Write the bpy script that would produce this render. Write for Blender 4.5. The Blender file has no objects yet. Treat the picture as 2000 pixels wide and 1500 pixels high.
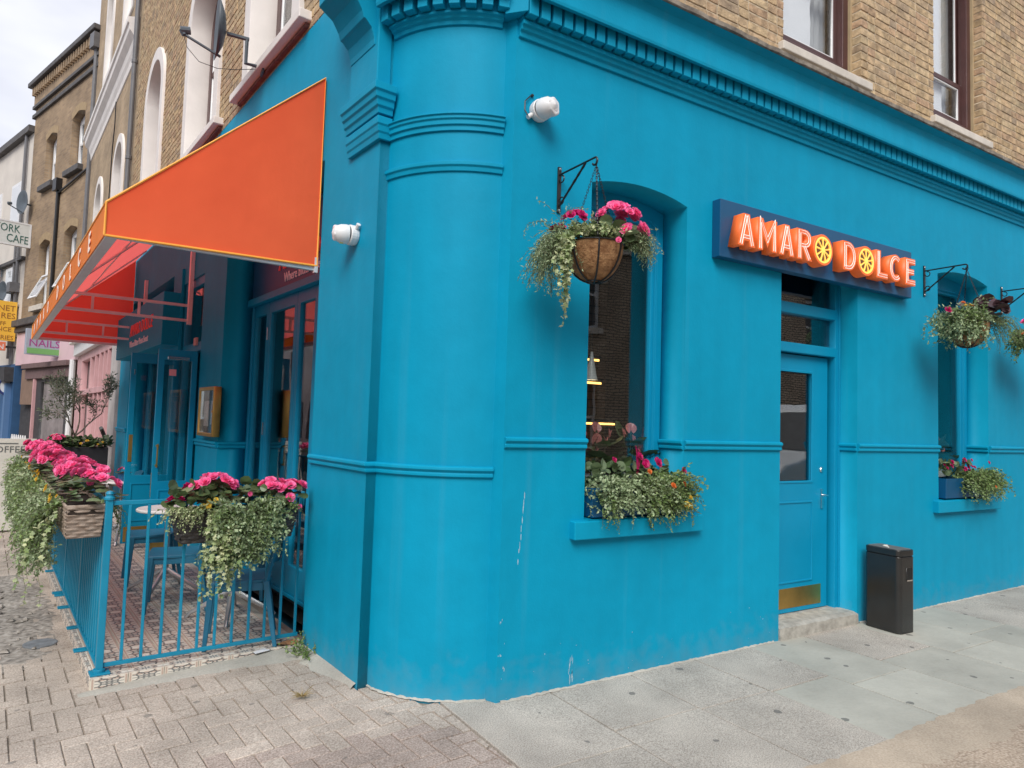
import bpy, bmesh, math, random
import numpy as np
from mathutils import Vector, Matrix
R = math.radians
PI = math.pi
SC = bpy.context.scene
COL = SC.collection
rng = random.Random(7)
nrs = np.random.RandomState(11)

# ------------------------------------------------------------------ camera
def cam_setup():
    cd = bpy.data.cameras.new('camera'); co = bpy.data.objects.new('camera', cd); COL.objects.link(co)
    y, p, r, f = 0.550704173, 0.0576817239, 0.0309403391, 1350.0
    cy, sy, cp, sp = math.cos(y), math.sin(y), math.cos(p), math.sin(p)
    fw = Vector((sy*cp, cy*cp, sp)); rt = Vector((cy, -sy, 0)); up = rt.cross(fw)
    r2 = rt*math.cos(r) + up*math.sin(r); u2 = up*math.cos(r) - rt*math.sin(r)
    m = Matrix((r2, u2, -fw)).transposed().to_4x4(); m.translation = (-2.088, -3.470, 1.62)
    co.matrix_world = m
    cd.sensor_width = 36; cd.lens = 36*f/2000; cd.clip_start = .05; cd.clip_end = 600
    SC.camera = co
cam_setup()

# ------------------------------------------------------------------ world, sun, exposure
SUN_DIR = Vector((-.45, -.58, .70)).normalized()          # direction towards the sun
def world_setup():
    w = bpy.data.worlds.new('World'); SC.world = w; w.use_nodes = True
    nt = w.node_tree; nt.nodes.clear(); N = nt.nodes.new; L = nt.links.new
    out = N('ShaderNodeOutputWorld'); bg = N('ShaderNodeBackground'); bg.inputs['Strength'].default_value = .1
    sky = N('ShaderNodeTexSky'); sky.sky_type = 'NISHITA'; sky.sun_disc = False
    sky.sun_elevation = math.asin(SUN_DIR.z); sky.sun_rotation = math.atan2(SUN_DIR.x, SUN_DIR.y)
    tc = N('ShaderNodeTexCoord'); nz = N('ShaderNodeTexNoise'); nz.inputs['Scale'].default_value = 2.2
    nz.inputs['Detail'].default_value = 5; nz.inputs['Roughness'].default_value = .5
    mp = N('ShaderNodeMapping'); mp.inputs['Scale'].default_value = (1, 1, 2.2); mp.inputs['Location'].default_value = (.35, .1, .4)
    L(tc.outputs['Generated'], mp.inputs['Vector']); L(mp.outputs[0], nz.inputs['Vector'])
    cr = N('ShaderNodeValToRGB'); cr.color_ramp.elements[0].position = .40; cr.color_ramp.elements[0].color = (3.05, 3.15, 3.75, 1)
    cr.color_ramp.elements[1].position = .70; cr.color_ramp.elements[1].color = (6.2, 6.2, 6.4, 1)
    L(nz.outputs['Fac'], cr.inputs[0])
    mx = N('ShaderNodeMixRGB'); mx.inputs[0].default_value = .9
    L(sky.outputs[0], mx.inputs[1]); L(cr.outputs[0], mx.inputs[2]); L(mx.outputs[0], bg.inputs['Color']); L(bg.outputs[0], out.inputs[0])
    sd = bpy.data.lights.new('sun', 'SUN'); sd.energy = 1.5; sd.angle = R(32); sd.color = (1, .96, .9)
    so = bpy.data.objects.new('sun', sd); COL.objects.link(so)
    so.rotation_euler = SUN_DIR.to_track_quat('Z', 'Y').to_euler(); so.location = (-8, -8, 14)
    SC.view_settings.view_transform = 'Standard'; SC.view_settings.look = 'None'
    SC.view_settings.exposure = 1.02; SC.view_settings.gamma = 1; SC.view_settings.use_curve_mapping = False
world_setup()

# ------------------------------------------------------------------ frames (x right seen from the street, y into the wall, z up)
TH = R(5.737)
LD = Vector((-math.sin(TH), math.cos(TH), 0)); LN = Vector((-math.cos(TH), -math.sin(TH), 0))
O = Vector((-.617, .585, 0))
def frame(org, d, n):
    m = Matrix((-d, -n, Vector((0, 0, 1)))).transposed().to_4x4(); m.translation = org; return m
FR = Matrix.Identity(4)
FL = frame(O, LD, LN)                                      # main-street facade: x = -s, y = -off
BA = R(18.3)
BD = Vector((-math.sin(BA), math.cos(BA), 0)); BN = Vector((-math.cos(BA), -math.sin(BA), 0))
OB = O + 17.5*LD
FB = frame(OB, BD, BN)
def Lp(s, off, z): return O + s*LD + off*LN + Vector((0, 0, z))
def Bp(s, off, z): return OB + s*BD + off*BN + Vector((0, 0, z))
def lz(off): return -.037*max(0.0, off)
def gz(x, y): return max(0.0, .018 + .007*x) if x > -2.5 else 0.0

# ------------------------------------------------------------------ materials
MATS = {}
def newmat(name):
    m = bpy.data.materials.new(name); m.use_nodes = True; nt = m.node_tree; nt.nodes.clear()
    out = nt.nodes.new('ShaderNodeOutputMaterial'); return m, nt, out
def mat(name, col, rough=.5, metal=0, var=.0, scale=8, bump=0, bscale=60, col2=None, spec=.5, emit=0, isl=0, transl=0, tcol=None, coord='Object', dirt=0, detail=4):
    """procedural principled: noise mix between col and col2, optional per-piece variation, bump, splash dirt near the ground"""
    if name in MATS: return MATS[name]
    m, nt, out = newmat(name); N = nt.nodes.new; L = nt.links.new
    b = N('ShaderNodeBsdfPrincipled'); b.inputs['Roughness'].default_value = rough; b.inputs['Metallic'].default_value = metal
    b.inputs['Specular IOR Level'].default_value = spec
    tc = N('ShaderNodeTexCoord'); vec = tc.outputs[coord]
    c2 = col2 if col2 else tuple(min(1, c*(1+var)) for c in col)
    c1 = col if col2 else tuple(c*(1-var) for c in col)
    if isl:
        oi = N('ShaderNodeObjectInfo'); ge = N('ShaderNodeNewGeometry')
        ad = N('ShaderNodeMath'); ad.operation = 'ADD'; L(oi.outputs['Random'], ad.inputs[0]); L(ge.outputs['Random Per Island'], ad.inputs[1])
        fr = N('ShaderNodeMath'); fr.operation = 'FRACT'; L(ad.outputs[0], fr.inputs[0])
        off = N('ShaderNodeVectorMath'); off.operation = 'SCALE'; off.inputs[0].default_value = (31, 17, 23); L(fr.outputs[0], off.inputs['Scale'])
        va = N('ShaderNodeVectorMath'); va.operation = 'ADD'; L(vec, va.inputs[0]); L(off.outputs[0], va.inputs[1]); vec = va.outputs[0]
    nz = N('ShaderNodeTexNoise'); nz.inputs['Scale'].default_value = scale; nz.inputs['Detail'].default_value = detail; L(vec, nz.inputs['Vector'])
    fac = nz.outputs['Fac']
    rmp = N('ShaderNodeMapRange'); rmp.inputs[1].default_value = .33; rmp.inputs[2].default_value = .67; L(fac, rmp.inputs[0]); fac = rmp.outputs[0]
    mx = N('ShaderNodeMixRGB'); mx.inputs[1].default_value = (*c1, 1); mx.inputs[2].default_value = (*c2, 1); L(fac, mx.inputs[0]); colo = mx.outputs[0]
    if isl:
        if isinstance(isl, (list, tuple)):
            cr = N('ShaderNodeValToRGB'); els = cr.color_ramp.elements
            for i, c in enumerate(isl):
                e = els[0] if i == 0 else (els[1] if i == 1 else els.new(.5))
                e.position = i/(len(isl)-1) if i < 2 else e.position
            while len(els) < len(isl): els.new(.5)
            for i, c in enumerate(isl): els[i].position = i/(len(isl)-1); els[i].color = (*c, 1)
            L(fr.outputs[0], cr.inputs[0])
            m2 = N('ShaderNodeMixRGB'); m2.blend_type = 'MULTIPLY'; m2.inputs[0].default_value = 1; L(colo, m2.inputs[1]); L(cr.outputs[0], m2.inputs[2]); colo = m2.outputs[0]
        else:
            mr = N('ShaderNodeMapRange'); mr.inputs[3].default_value = 1-isl; mr.inputs[4].default_value = 1+isl; L(fr.outputs[0], mr.inputs[0])
            m2 = N('ShaderNodeVectorMath'); m2.operation = 'SCALE'; L(colo, m2.inputs[0]); L(mr.outputs[0], m2.inputs['Scale']); colo = m2.outputs[0]
    if dirt:                                                # rain splash and dust: ragged, close to the ground
        g = N('ShaderNodeNewGeometry'); sp = N('ShaderNodeSeparateXYZ'); L(g.outputs['Position'], sp.inputs[0])
        n2 = N('ShaderNodeTexNoise'); n2.inputs['Scale'].default_value = 14; n2.inputs['Detail'].default_value = 8; L(g.outputs['Position'], n2.inputs['Vector'])
        ma = N('ShaderNodeMath'); ma.operation = 'MULTIPLY_ADD'; ma.inputs[1].default_value = -.30; L(n2.outputs['Fac'], ma.inputs[0]); L(sp.outputs['Z'], ma.inputs[2])
        mr = N('ShaderNodeMapRange'); mr.inputs[1].default_value = -.15; mr.inputs[2].default_value = -.02; mr.inputs[3].default_value = dirt; mr.inputs[4].default_value = 0; L(ma.outputs[0], mr.inputs[0])
        m3 = N('ShaderNodeMixRGB'); m3.inputs[2].default_value = (.27, .27, .25, 1); L(mr.outputs[0], m3.inputs[0]); L(colo, m3.inputs[1]); colo = m3.outputs[0]
    L(colo, b.inputs['Base Color'])
    if emit:
        L(colo, b.inputs['Emission Color']); b.inputs['Emission Strength'].default_value = emit
    if bump:
        bn = N('ShaderNodeTexNoise'); bn.inputs['Scale'].default_value = bscale; bn.inputs['Detail'].default_value = 5; L(vec, bn.inputs['Vector'])
        bp = N('ShaderNodeBump'); bp.inputs['Strength'].default_value = bump; bp.inputs['Distance'].default_value = .01; L(bn.outputs['Fac'], bp.inputs['Height']); L(bp.outputs[0], b.inputs['Normal'])
    if transl:
        tr = N('ShaderNodeBsdfTranslucent'); (L(colo, tr.inputs['Color']) if tcol is None else None); tr.inputs['Color'].default_value = (*(tcol or (1, 1, 1)), 1); ms = N('ShaderNodeMixShader'); ms.inputs[0].default_value = transl
        L(b.outputs[0], ms.inputs[1]); L(tr.outputs[0], ms.inputs[2]); L(ms.outputs[0], out.inputs[0])
    else: L(b.outputs[0], out.inputs[0])
    MATS[name] = m; return m
def glassmat(name, ior=.05, tint=(.8, .85, .85), rough=.0):
    m, nt, out = newmat(name); N = nt.nodes.new; L = nt.links.new
    lw = N('ShaderNodeLayerWeight'); lw.inputs[0].default_value = .5                    # two-sided Schlick reflectance
    pw = N('ShaderNodeMath'); pw.operation = 'POWER'; pw.inputs[1].default_value = 5; L(lw.outputs['Facing'], pw.inputs[0])
    fr = N('ShaderNodeMath'); fr.operation = 'MULTIPLY_ADD'; fr.inputs[1].default_value = 1-ior; fr.inputs[2].default_value = ior; L(pw.outputs[0], fr.inputs[0])
    t = N('ShaderNodeBsdfTransparent'); t.inputs[0].default_value = (*tint, 1); g = N('ShaderNodeBsdfGlossy'); g.inputs['Roughness'].default_value = rough
    g.inputs['Color'].default_value = (.95, .95, .95, 1)
    tc = N('ShaderNodeTexCoord'); nz = N('ShaderNodeTexNoise'); nz.inputs['Scale'].default_value = 2.5; L(tc.outputs['Object'], nz.inputs['Vector'])
    bp = N('ShaderNodeBump'); bp.inputs['Strength'].default_value = .03; bp.inputs['Distance'].default_value = .03; L(nz.outputs['Fac'], bp.inputs['Height']); L(bp.outputs[0], g.inputs['Normal'])
    ms = N('ShaderNodeMixShader'); L(fr.outputs[0], ms.inputs[0]); L(t.outputs[0], ms.inputs[1]); L(g.outputs[0], ms.inputs[2]); L(ms.outputs[0], out.inputs[0])
    MATS[name] = m; return m
def brickmat(name, c1, c2, mortar, scale=1, axes=('X', 'Z'), mort=.006, bw=.225, bh=.075):
    m, nt, out = newmat(name); N = nt.nodes.new; L = nt.links.new
    tc = N('ShaderNodeTexCoord'); sp = N('ShaderNodeSeparateXYZ'); cb = N('ShaderNodeCombineXYZ'); L(tc.outputs['Object'], sp.inputs[0])
    ad = N('ShaderNodeMath'); L(sp.outputs['X'], ad.inputs[0]); L(sp.outputs['Y'], ad.inputs[1])
    L(ad.outputs[0], cb.inputs[0]); L(sp.outputs['Z'], cb.inputs[1])
    bt = N('ShaderNodeTexBrick'); bt.inputs['Scale'].default_value = 1; bt.inputs['Brick Width'].default_value = bw; bt.inputs['Row Height'].default_value = bh
    bt.inputs['Mortar Size'].default_value = mort; bt.inputs['Color1'].default_value = (*c1, 1); bt.inputs['Color2'].default_value = (*c2, 1); bt.inputs['Mortar'].default_value = (*mortar, 1)
    L(cb.outputs[0], bt.inputs['Vector'])
    nz = N('ShaderNodeTexNoise'); nz.inputs['Scale'].default_value = 1.3; nz.inputs['Detail'].default_value = 8; L(tc.outputs['Object'], nz.inputs['Vector'])
    mr = N('ShaderNodeMapRange'); mr.inputs[1].default_value = .3; mr.inputs[2].default_value = .7; mr.inputs[3].default_value = .72; mr.inputs[4].default_value = 1.2; L(nz.outputs['Fac'], mr.inputs[0])
    sc = N('ShaderNodeVectorMath'); sc.operation = 'SCALE'; L(bt.outputs['Color'], sc.inputs[0]); L(mr.outputs[0], sc.inputs['Scale'])
    b = N('ShaderNodeBsdfPrincipled'); b.inputs['Roughness'].default_value = .85; L(sc.outputs[0], b.inputs['Base Color'])
    bp = N('ShaderNodeBump'); bp.inputs['Strength'].default_value = .6; bp.inputs['Distance'].default_value = .01; bp.invert = True; L(bt.outputs['Fac'], bp.inputs['Height']); L(bp.outputs[0], b.inputs['Normal'])
    L(b.outputs[0], out.inputs[0]); MATS[name] = m; return m
def groundmat(name, base, speck_dark, speck_light, scale=260, amt=.5, big=.25, isl=.0, bump=.4, gum=0, rough=.85):
    """grainy stone / tarmac: fine aggregate, broad staining, optional dark chewing-gum spots"""
    m, nt, out = newmat(name); N = nt.nodes.new; L = nt.links.new
    g = N('ShaderNodeNewGeometry'); vec = g.outputs['Position']
    v = N('ShaderNodeTexVoronoi'); v.inputs['Scale'].default_value = scale; L(vec, v.inputs['Vector'])
    n1 = N('ShaderNodeTexNoise'); n1.inputs['Scale'].default_value = scale*.6; n1.inputs['Detail'].default_value = 3; L(vec, n1.inputs['Vector'])
    cr = N('ShaderNodeValToRGB'); e = cr.color_ramp.elements; e[0].position = .30; e[0].color = (*speck_dark, 1); e[1].position = .72; e[1].color = (*speck_light, 1)
    md = e.new(.5); md.color = (*base, 1); L(n1.outputs['Fac'], cr.inputs[0])
    mx = N('ShaderNodeMixRGB'); mx.inputs[0].default_value = amt; mx.inputs[1].default_value = (*base, 1); L(cr.outputs[0], mx.inputs[2])
    n2 = N('ShaderNodeTexNoise'); n2.inputs['Scale'].default_value = 1.7; n2.inputs['Detail'].default_value = 9; n2.inputs['Roughness'].default_value = .62; L(vec, n2.inputs['Vector'])
    mr = N('ShaderNodeMapRange'); mr.inputs[1].default_value = .3; mr.inputs[2].default_value = .7; mr.inputs[3].default_value = 1-big; mr.inputs[4].default_value = 1+big*.6; L(n2.outputs['Fac'], mr.inputs[0])
    sc = N('ShaderNodeVectorMath'); sc.operation = 'SCALE'; L(mx.outputs[0], sc.inputs[0]); L(mr.outputs[0], sc.inputs['Scale']); colo = sc.outputs[0]
    if isl:
        oi = N('ShaderNodeObjectInfo'); ad = N('ShaderNodeMath'); L(oi.outputs['Random'], ad.inputs[0]); L(g.outputs['Random Per Island'], ad.inputs[1])
        fr = N('ShaderNodeMath'); fr.operation = 'FRACT'; L(ad.outputs[0], fr.inputs[0])
        m2 = N('ShaderNodeMapRange'); m2.inputs[3].default_value = 1-isl; m2.inputs[4].default_value = 1+isl; L(fr.outputs[0], m2.inputs[0])
        s2 = N('ShaderNodeVectorMath'); s2.operation = 'SCALE'; L(colo, s2.inputs[0]); L(m2.outputs[0], s2.inputs['Scale']); colo = s2.outputs[0]
    if gum:
        vg = N('ShaderNodeTexVoronoi'); vg.voronoi_dimensions = '2D'; vg.inputs['Scale'].default_value = 3.6; 
        wn = N('ShaderNodeTexNoise'); wn.inputs['Scale'].default_value = 22; L(vec, wn.inputs['Vector'])
        wm = N('ShaderNodeVectorMath'); wm.operation = 'SCALE'; wm.inputs['Scale'].default_value = .035; L(wn.outputs['Color'], wm.inputs[0])
        wa = N('ShaderNodeVectorMath'); L(vec, wa.inputs[0]); L(wm.outputs[0], wa.inputs[1]); L(wa.outputs[0], vg.inputs['Vector'])
        sepc = N('ShaderNodeSeparateColor'); L(vg.outputs['Color'], sepc.inputs[0])
        th = N('ShaderNodeMath'); th.operation = 'MULTIPLY_ADD'; th.inputs[1].default_value = .17; th.inputs[2].default_value = -.075; L(sepc.outputs[0], th.inputs[0])
        lt = N('ShaderNodeMath'); lt.operation = 'LESS_THAN'; L(vg.outputs['Distance'], lt.inputs[0]); L(th.outputs[0], lt.inputs[1])
        mu = N('ShaderNodeMath'); mu.operation = 'MULTIPLY'; mu.inputs[1].default_value = gum; L(lt.outputs[0], mu.inputs[0])
        mg = N('ShaderNodeMixRGB'); mg.inputs[2].default_value = (.1, .1, .095, 1); L(mu.outputs[0], mg.inputs[0]); L(colo, mg.inputs[1]); colo = mg.outputs[0]
    b = N('ShaderNodeBsdfPrincipled'); b.inputs['Roughness'].default_value = rough; b.inputs['Specular IOR Level'].default_value = .3; L(colo, b.inputs['Base Color'])
    bp = N('ShaderNodeBump'); bp.inputs['Strength'].default_value = bump; bp.inputs['Distance'].default_value = .004; L(n1.outputs['Fac'], bp.inputs['Height']); L(bp.outputs[0], b.inputs['Normal'])
    L(b.outputs[0], out.inputs[0]); MATS[name] = m; return m
def tilemat(name, edging=False):
    """encaustic tile print: cream ground, terracotta and black borders, curled motif"""
    m, nt, out = newmat(name); N = nt.nodes.new; L = nt.links.new
    def M(op, a, b=None, c=None):
        n = N('ShaderNodeMath'); n.operation = op
        for i, x in enumerate((a, b, c)):
            if x is None: continue
            if isinstance(x, (int, float)): n.inputs[i].default_value = x
            else: L(x, n.inputs[i])
        return n.outputs[0]
    tc = N('ShaderNodeTexCoord'); sp = N('ShaderNodeSeparateXYZ'); L(tc.outputs['Object'], sp.inputs[0])
    x = M('MULTIPLY', sp.outputs[0], 10.0); y = M('MULTIPLY', sp.outputs[2] if edging else sp.outputs[1], 24.0 if edging else 10.0)
    ax = M('ABSOLUTE', x); ay = M('ABSOLUTE', y)
    def ring(cx, cy, r, w):
        dx = M('SUBTRACT', ax, cx); dy = M('SUBTRACT', ay, cy)
        d = M('SQRT', M('ADD', M('MULTIPLY', dx, dx), M('MULTIPLY', dy, dy)))
        return M('LESS_THAN', M('ABSOLUTE', M('SUBTRACT', d, r)), w)
    def band(v, c, w): return M('LESS_THAN', M('ABSOLUTE', M('SUBTRACT', v, c)), w)
    dark = M('MAXIMUM', M('MAXIMUM', ring(.33, .38, .22, .055), ring(0, 0, .16, .06)), M('MAXIMUM', ring(.1, .8, .34, .05), ring(.74, .1, .3, .05)))
    dark = M('MAXIMUM', dark, band(ay, .0, .035))
    red = M('MAXIMUM', M('MAXIMUM', ring(.36, .5, .1, .07), ring(0, .5, .14, .06)), ring(.7, .7, .22, .06))
    bord = M('MAXIMUM', band(ax, .97, .03), band(ax, .80, .02)); bordr = band(ax, .885, .05)
    if edging: dark = M('MAXIMUM', dark, M('MAXIMUM', band(ax, .94, .06), band(ay, .9, .07)))
    mask = M('LESS_THAN', ax, .78)
    dark = M('MULTIPLY', dark, mask); red = M('MULTIPLY', red, mask)
    nz = N('ShaderNodeTexNoise'); nz.inputs['Scale'].default_value = 3; nz.inputs['Detail'].default_value = 6
    g = N('ShaderNodeNewGeometry'); L(g.outputs['Position'], nz.inputs['Vector'])
    c0 = N('ShaderNodeMixRGB'); c0.inputs[1].default_value = (.64, .59, .51, 1); c0.inputs[2].default_value = (.80, .75, .67, 1); L(nz.outputs['Fac'], c0.inputs[0])
    def lay(prev, f, c, a=.85):
        n = N('ShaderNodeMixRGB'); L(M('MULTIPLY', f, a), n.inputs[0]); L(prev, n.inputs[1]); n.inputs[2].default_value = (*c, 1); return n.outputs[0]
    c = lay(c0.outputs[0], red, (.42, .25, .18), .6); c = lay(c, dark, (.07, .08, .09), .8); c = lay(c, bordr, (.44, .27, .20), .7); c = lay(c, bord, (.66, .60, .5))
    b = N('ShaderNodeBsdfPrincipled'); b.inputs['Roughness'].default_value = .5; L(c, b.inputs['Base Color']); L(b.outputs[0], out.inputs[0])
    MATS[name] = m; return m

def wallpaint(name, col):
    "masonry paint: broad roller patches, thin rain streaks, trowel undulation, dust at the foot"
    m, nt, out = newmat(name); N = nt.nodes.new; L = nt.links.new
    g = N('ShaderNodeNewGeometry'); b = N('ShaderNodeBsdfPrincipled'); b.inputs['Roughness'].default_value = .58; b.inputs['Specular IOR Level'].default_value = .14
    def noise(scale, det, sx=(1, 1, 1)):
        mp = N('ShaderNodeMapping'); mp.inputs['Scale'].default_value = sx; L(g.outputs['Position'], mp.inputs['Vector'])
        n = N('ShaderNodeTexNoise'); n.inputs['Scale'].default_value = scale; n.inputs['Detail'].default_value = det; L(mp.outputs[0], n.inputs['Vector']); return n.outputs['Fac']
    def rng_(x, a, c, lo, hi):
        n = N('ShaderNodeMapRange'); n.inputs[1].default_value = a; n.inputs[2].default_value = c; n.inputs[3].default_value = lo; n.inputs[4].default_value = hi; L(x, n.inputs[0]); return n.outputs[0]
    def mul(x, y):
        n = N('ShaderNodeMath'); n.operation = 'MULTIPLY'; L(x, n.inputs[0]); L(y, n.inputs[1]); return n.outputs[0]
    f = mul(mul(rng_(noise(.9, 6), .3, .7, .93, 1.06), rng_(noise(7, 5), .3, .7, .965, 1.03)), rng_(noise(6, 4, (1, 1, .06)), .35, .65, .965, 1.02))
    sc = N('ShaderNodeVectorMath'); sc.operation = 'SCALE'; sc.inputs[0].default_value = col; L(f, sc.inputs['Scale']); colo = sc.outputs[0]
    st = rng_(noise(9, 7, (1, 1, .03)), .60, .80, 0, .065)                                  # pale rain streaks
    m1 = N('ShaderNodeMixRGB'); m1.inputs[2].default_value = (.22, .36, .40, 1); L(st, m1.inputs[0]); L(colo, m1.inputs[1]); colo = m1.outputs[0]
    sp = N('ShaderNodeSeparateXYZ'); L(g.outputs['Position'], sp.inputs[0])
    ma = N('ShaderNodeMath'); ma.operation = 'MULTIPLY_ADD'; ma.inputs[1].default_value = -.55; L(noise(11, 9), ma.inputs[0]); L(sp.outputs['Z'], ma.inputs[2])
    dr = rng_(ma.outputs[0], -.33, -.04, .24, 0)
    m2 = N('ShaderNodeMixRGB'); m2.inputs[2].default_value = (.20, .24, .24, 1); L(dr, m2.inputs[0]); L(colo, m2.inputs[1]); L(m2.outputs[0], b.inputs['Base Color'])
    b1 = N('ShaderNodeBump'); b1.inputs['Strength'].default_value = .22; b1.inputs['Distance'].default_value = .02; L(noise(4.5, 3), b1.inputs['Height'])
    b2 = N('ShaderNodeBump'); b2.inputs['Strength'].default_value = .12; b2.inputs['Distance'].default_value = .006; L(noise(70, 4), b2.inputs['Height']); L(b1.outputs[0], b2.inputs['Normal']); L(b2.outputs[0], b.inputs['Normal'])
    L(b.outputs[0], out.inputs[0]); MATS[name] = m; return m
BLUE = wallpaint('blue_paint', (.001, .298, .485))
BLUED = mat('blue_joinery', (.002, .265, .46), .42, spec=.3, var=.05, scale=3, bump=.03, bscale=30)
NAVY = mat('navy_sign_paint', (.004, .085, .20), .4, var=.06, scale=2)
RAIL = mat('rail_paint', (.006, .24, .39), .38, var=.08, scale=6, bump=.05, bscale=80)
CHAIR = mat('chair_plastic', (.018, .16, .27), .45, var=.08, scale=5, bump=.04, bscale=200)
ORANGE = mat('awning_canvas', (1.0, .155, .045), .7, var=.06, scale=2.2, bump=.5, bscale=6, transl=.30, tcol=(1.0, .085, .095))
ORANGET = mat('awning_roof_canvas', (1.0, .155, .045), .7, var=.06, scale=2.2, bump=.5, bscale=6, transl=.55, tcol=(1.0, .17, .16))  # same canvas as the sides; translucency and tint raised to brighten underneath
ORANGE2 = mat('awning_valance_canvas', (.93, .25, .03), .7, var=.05, scale=3, bump=.08, bscale=300, transl=.2)
PIPING = mat('awning_piping', (1.0, .42, .06), .6, var=.03)
FRAMEG = mat('awning_frame_metal', (.72, .72, .74), .4, .3, var=.05)
WHITE = mat('white_plastic', (.78, .78, .78), .3, var=.02)
WHITEP = mat('white_masonry_paint', (.78, .73, .69), .6, var=.06, scale=3, bump=.15, bscale=30)
REDSTONE = mat('red_brown_sill', (.20, .075, .06), .6, var=.3, scale=12, bump=.25, bscale=30)
BROWNW = mat('brown_window_paint', (.075, .03, .028), .35, var=.15, scale=6)
LEDGE = mat('weathered_stone', (.115, .10, .085), .9, scale=14, col2=(.30, .26, .21), bump=.6, bscale=40, detail=8)
STEP = mat('worn_step_stone', (.30, .285, .25), .9, scale=18, col2=(.46, .44, .39), bump=.7, bscale=70, detail=8)
SILLST = mat('pale_sill_stone', (.62, .57, .50), .8, var=.1, scale=8, bump=.2, bscale=60)
MORTAR = mat('mortar', (.50, .41, .29), .95, var=.25, scale=20, bump=.6, bscale=120)
STOCK = mat('stock_brick', (.60, .57, .55), .9, scale=15, col2=(1.22, 1.18, 1.12), bump=.7, bscale=70, detail=6,
            isl=[(.47, .345, .20), (.53, .40, .245), (.42, .29, .185), (.55, .43, .27), (.47, .32, .21), (.50, .37, .22), (.36, .28, .20), (.55, .41, .25), (.45, .36, .23)])
BRICKN = brickmat('neighbour_brick', (.43, .31, .19), (.34, .24, .145), (.40, .33, .24))
BRICKB = brickmat('brown_house_brick', (.36, .25, .15), (.27, .185, .115), (.31, .25, .18))
BRICKO = brickmat('opposite_brick', (.62, .49, .36), (.48, .37, .27), (.10, .085, .07), mort=.013)
GLASS = glassmat('window_glass', .08, (.90, .93, .93))
GLASSU = glassmat('sky_glass', .05, (.96, .97, .97))
GLASSD = glassmat('door_glass', .13, (.75, .8, .82))
BLACK = mat('black_iron', (.012, .012, .013), .4, var=.2, scale=20)
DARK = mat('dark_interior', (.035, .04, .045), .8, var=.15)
BRASS = mat('brass', (.62, .40, .12), .42, 1, var=.12, scale=7)
CHROME = mat('chrome', (.7, .7, .7), .2, 1, var=.05)
STEEL = mat('table_steel', (.55, .56, .57), .35, .8, var=.05)
BINM = mat('bin_metal', (.055, .056, .056), .25, .6, var=.12, scale=4)
COIR = mat('coir_liner', (.20, .09, .035), .95, scale=30, col2=(.40, .22, .10), bump=1, bscale=90, detail=8)
WICK = mat('wicker', (.30, .22, .165), .7, scale=30, col2=(.46, .37, .30), bump=.4, bscale=150)
WICKD = mat('dark_wicker', (.03, .028, .03), .6, scale=30, col2=(.07, .06, .055), bump=.4, bscale=150)
SOIL = mat('soil', (.03, .02, .014), .95, var=.3, scale=30)
LEAF = mat('leaf_green', (.75, .75, .75), .5, scale=6, col2=(1.2, 1.2, 1.1), isl=[(.11, .18, .055), (.18, .28, .085), (.26, .36, .13), (.10, .155, .06), (.34, .44, .17)], transl=.25)
LEAFS = mat('leaf_silver', (.8, .8, .8), .55, scale=6, col2=(1.2, 1.2, 1.15), isl=[(.24, .33, .17), (.38, .48, .27), (.15, .22, .10), (.50, .58, .37), (.30, .41, .22)], transl=.25)
IVY = mat('ivy_leaf', (.8, .8, .8), .45, scale=40, col2=(1.25, 1.2, 1.0), isl=[(.24, .34, .14), (.46, .52, .31), (.60, .64, .43), (.16, .25, .10), (.40, .48, .25)], transl=.25)
BEGL = mat('begonia_leaf', (.8, .8, .8), .4, scale=8, col2=(1.2, 1.2, 1.2), isl=[(.06, .10, .035), (.09, .145, .055), (.16, .22, .11), (.06, .085, .04)], transl=.15)
PURL = mat('purple_leaf', (.06, .028, .035), .45, var=.5, scale=10, isl=.4)
PINK = mat('begonia_petal', (.92, .075, .30), .5, scale=40, col2=(1.0, .27, .52), isl=.22, transl=.3)
PINKD = mat('magenta_petal', (.60, .012, .16), .5, var=.2, scale=30, isl=.2, transl=.3)
PEACH = mat('anthurium_spathe', (.75, .24, .22), .3, var=.15, scale=10, isl=.15, transl=.2)
YEL = mat('yellow_petal', (.85, .60, .08), .5, var=.1, transl=.3)
ORP = mat('orange_petal', (.80, .22, .05), .5, var=.1, transl=.3)
STEM = mat('stem', (.10, .11, .05), .7, var=.2)
TIN = mat('table_top_white', (.75, .75, .73), .4, var=.03)
CONCX = 0
TILE = tilemat('encaustic_tile'); EDGE = tilemat('edging_tile', True)
CONC = groundmat('concrete', (.44, .425, .375), (.34, .33, .29), (.54, .52, .46), 150, .5, .3)
SLABG = groundmat('grey_slab', (.425, .386, .335), (.21, .185, .16), (.65, .60, .53), 240, .8, .28, .06, .5, .7, .8)
SLABP = groundmat('pale_slab', (.425, .413, .358), (.365, .353, .303), (.46, .448, .393), 90, .4, .2, .08, .25, .7, .8)
PAVER = groundmat('paver_clay', (.455, .39, .33), (.25, .205, .17), (.66, .59, .51), 200, .8, .3, .08, .6, .5)
PAVERR = groundmat('paver_reddish', (.385, .315, .27), (.21, .165, .14), (.62, .53, .47), 200, .8, .3, .08, .6, .5)
JOINT = groundmat('joint_sand', (.31, .27, .22), (.21, .18, .15), (.42, .37, .31), 200, .5, .3)
BUFF = groundmat('buff_tarmac', (.42, .33, .25), (.22, .165, .12), (.62, .52, .42), 130, .8, .25, 0, .8)
SEAM = groundmat('buff_seam', (.45, .37, .285), (.33, .26, .20), (.56, .48, .38), 160, .6, .25, 0, .4)
TARM = groundmat('asphalt', (.06, .06, .06), (.035, .035, .035), (.10, .10, .10), 160, .6, .2)
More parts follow.
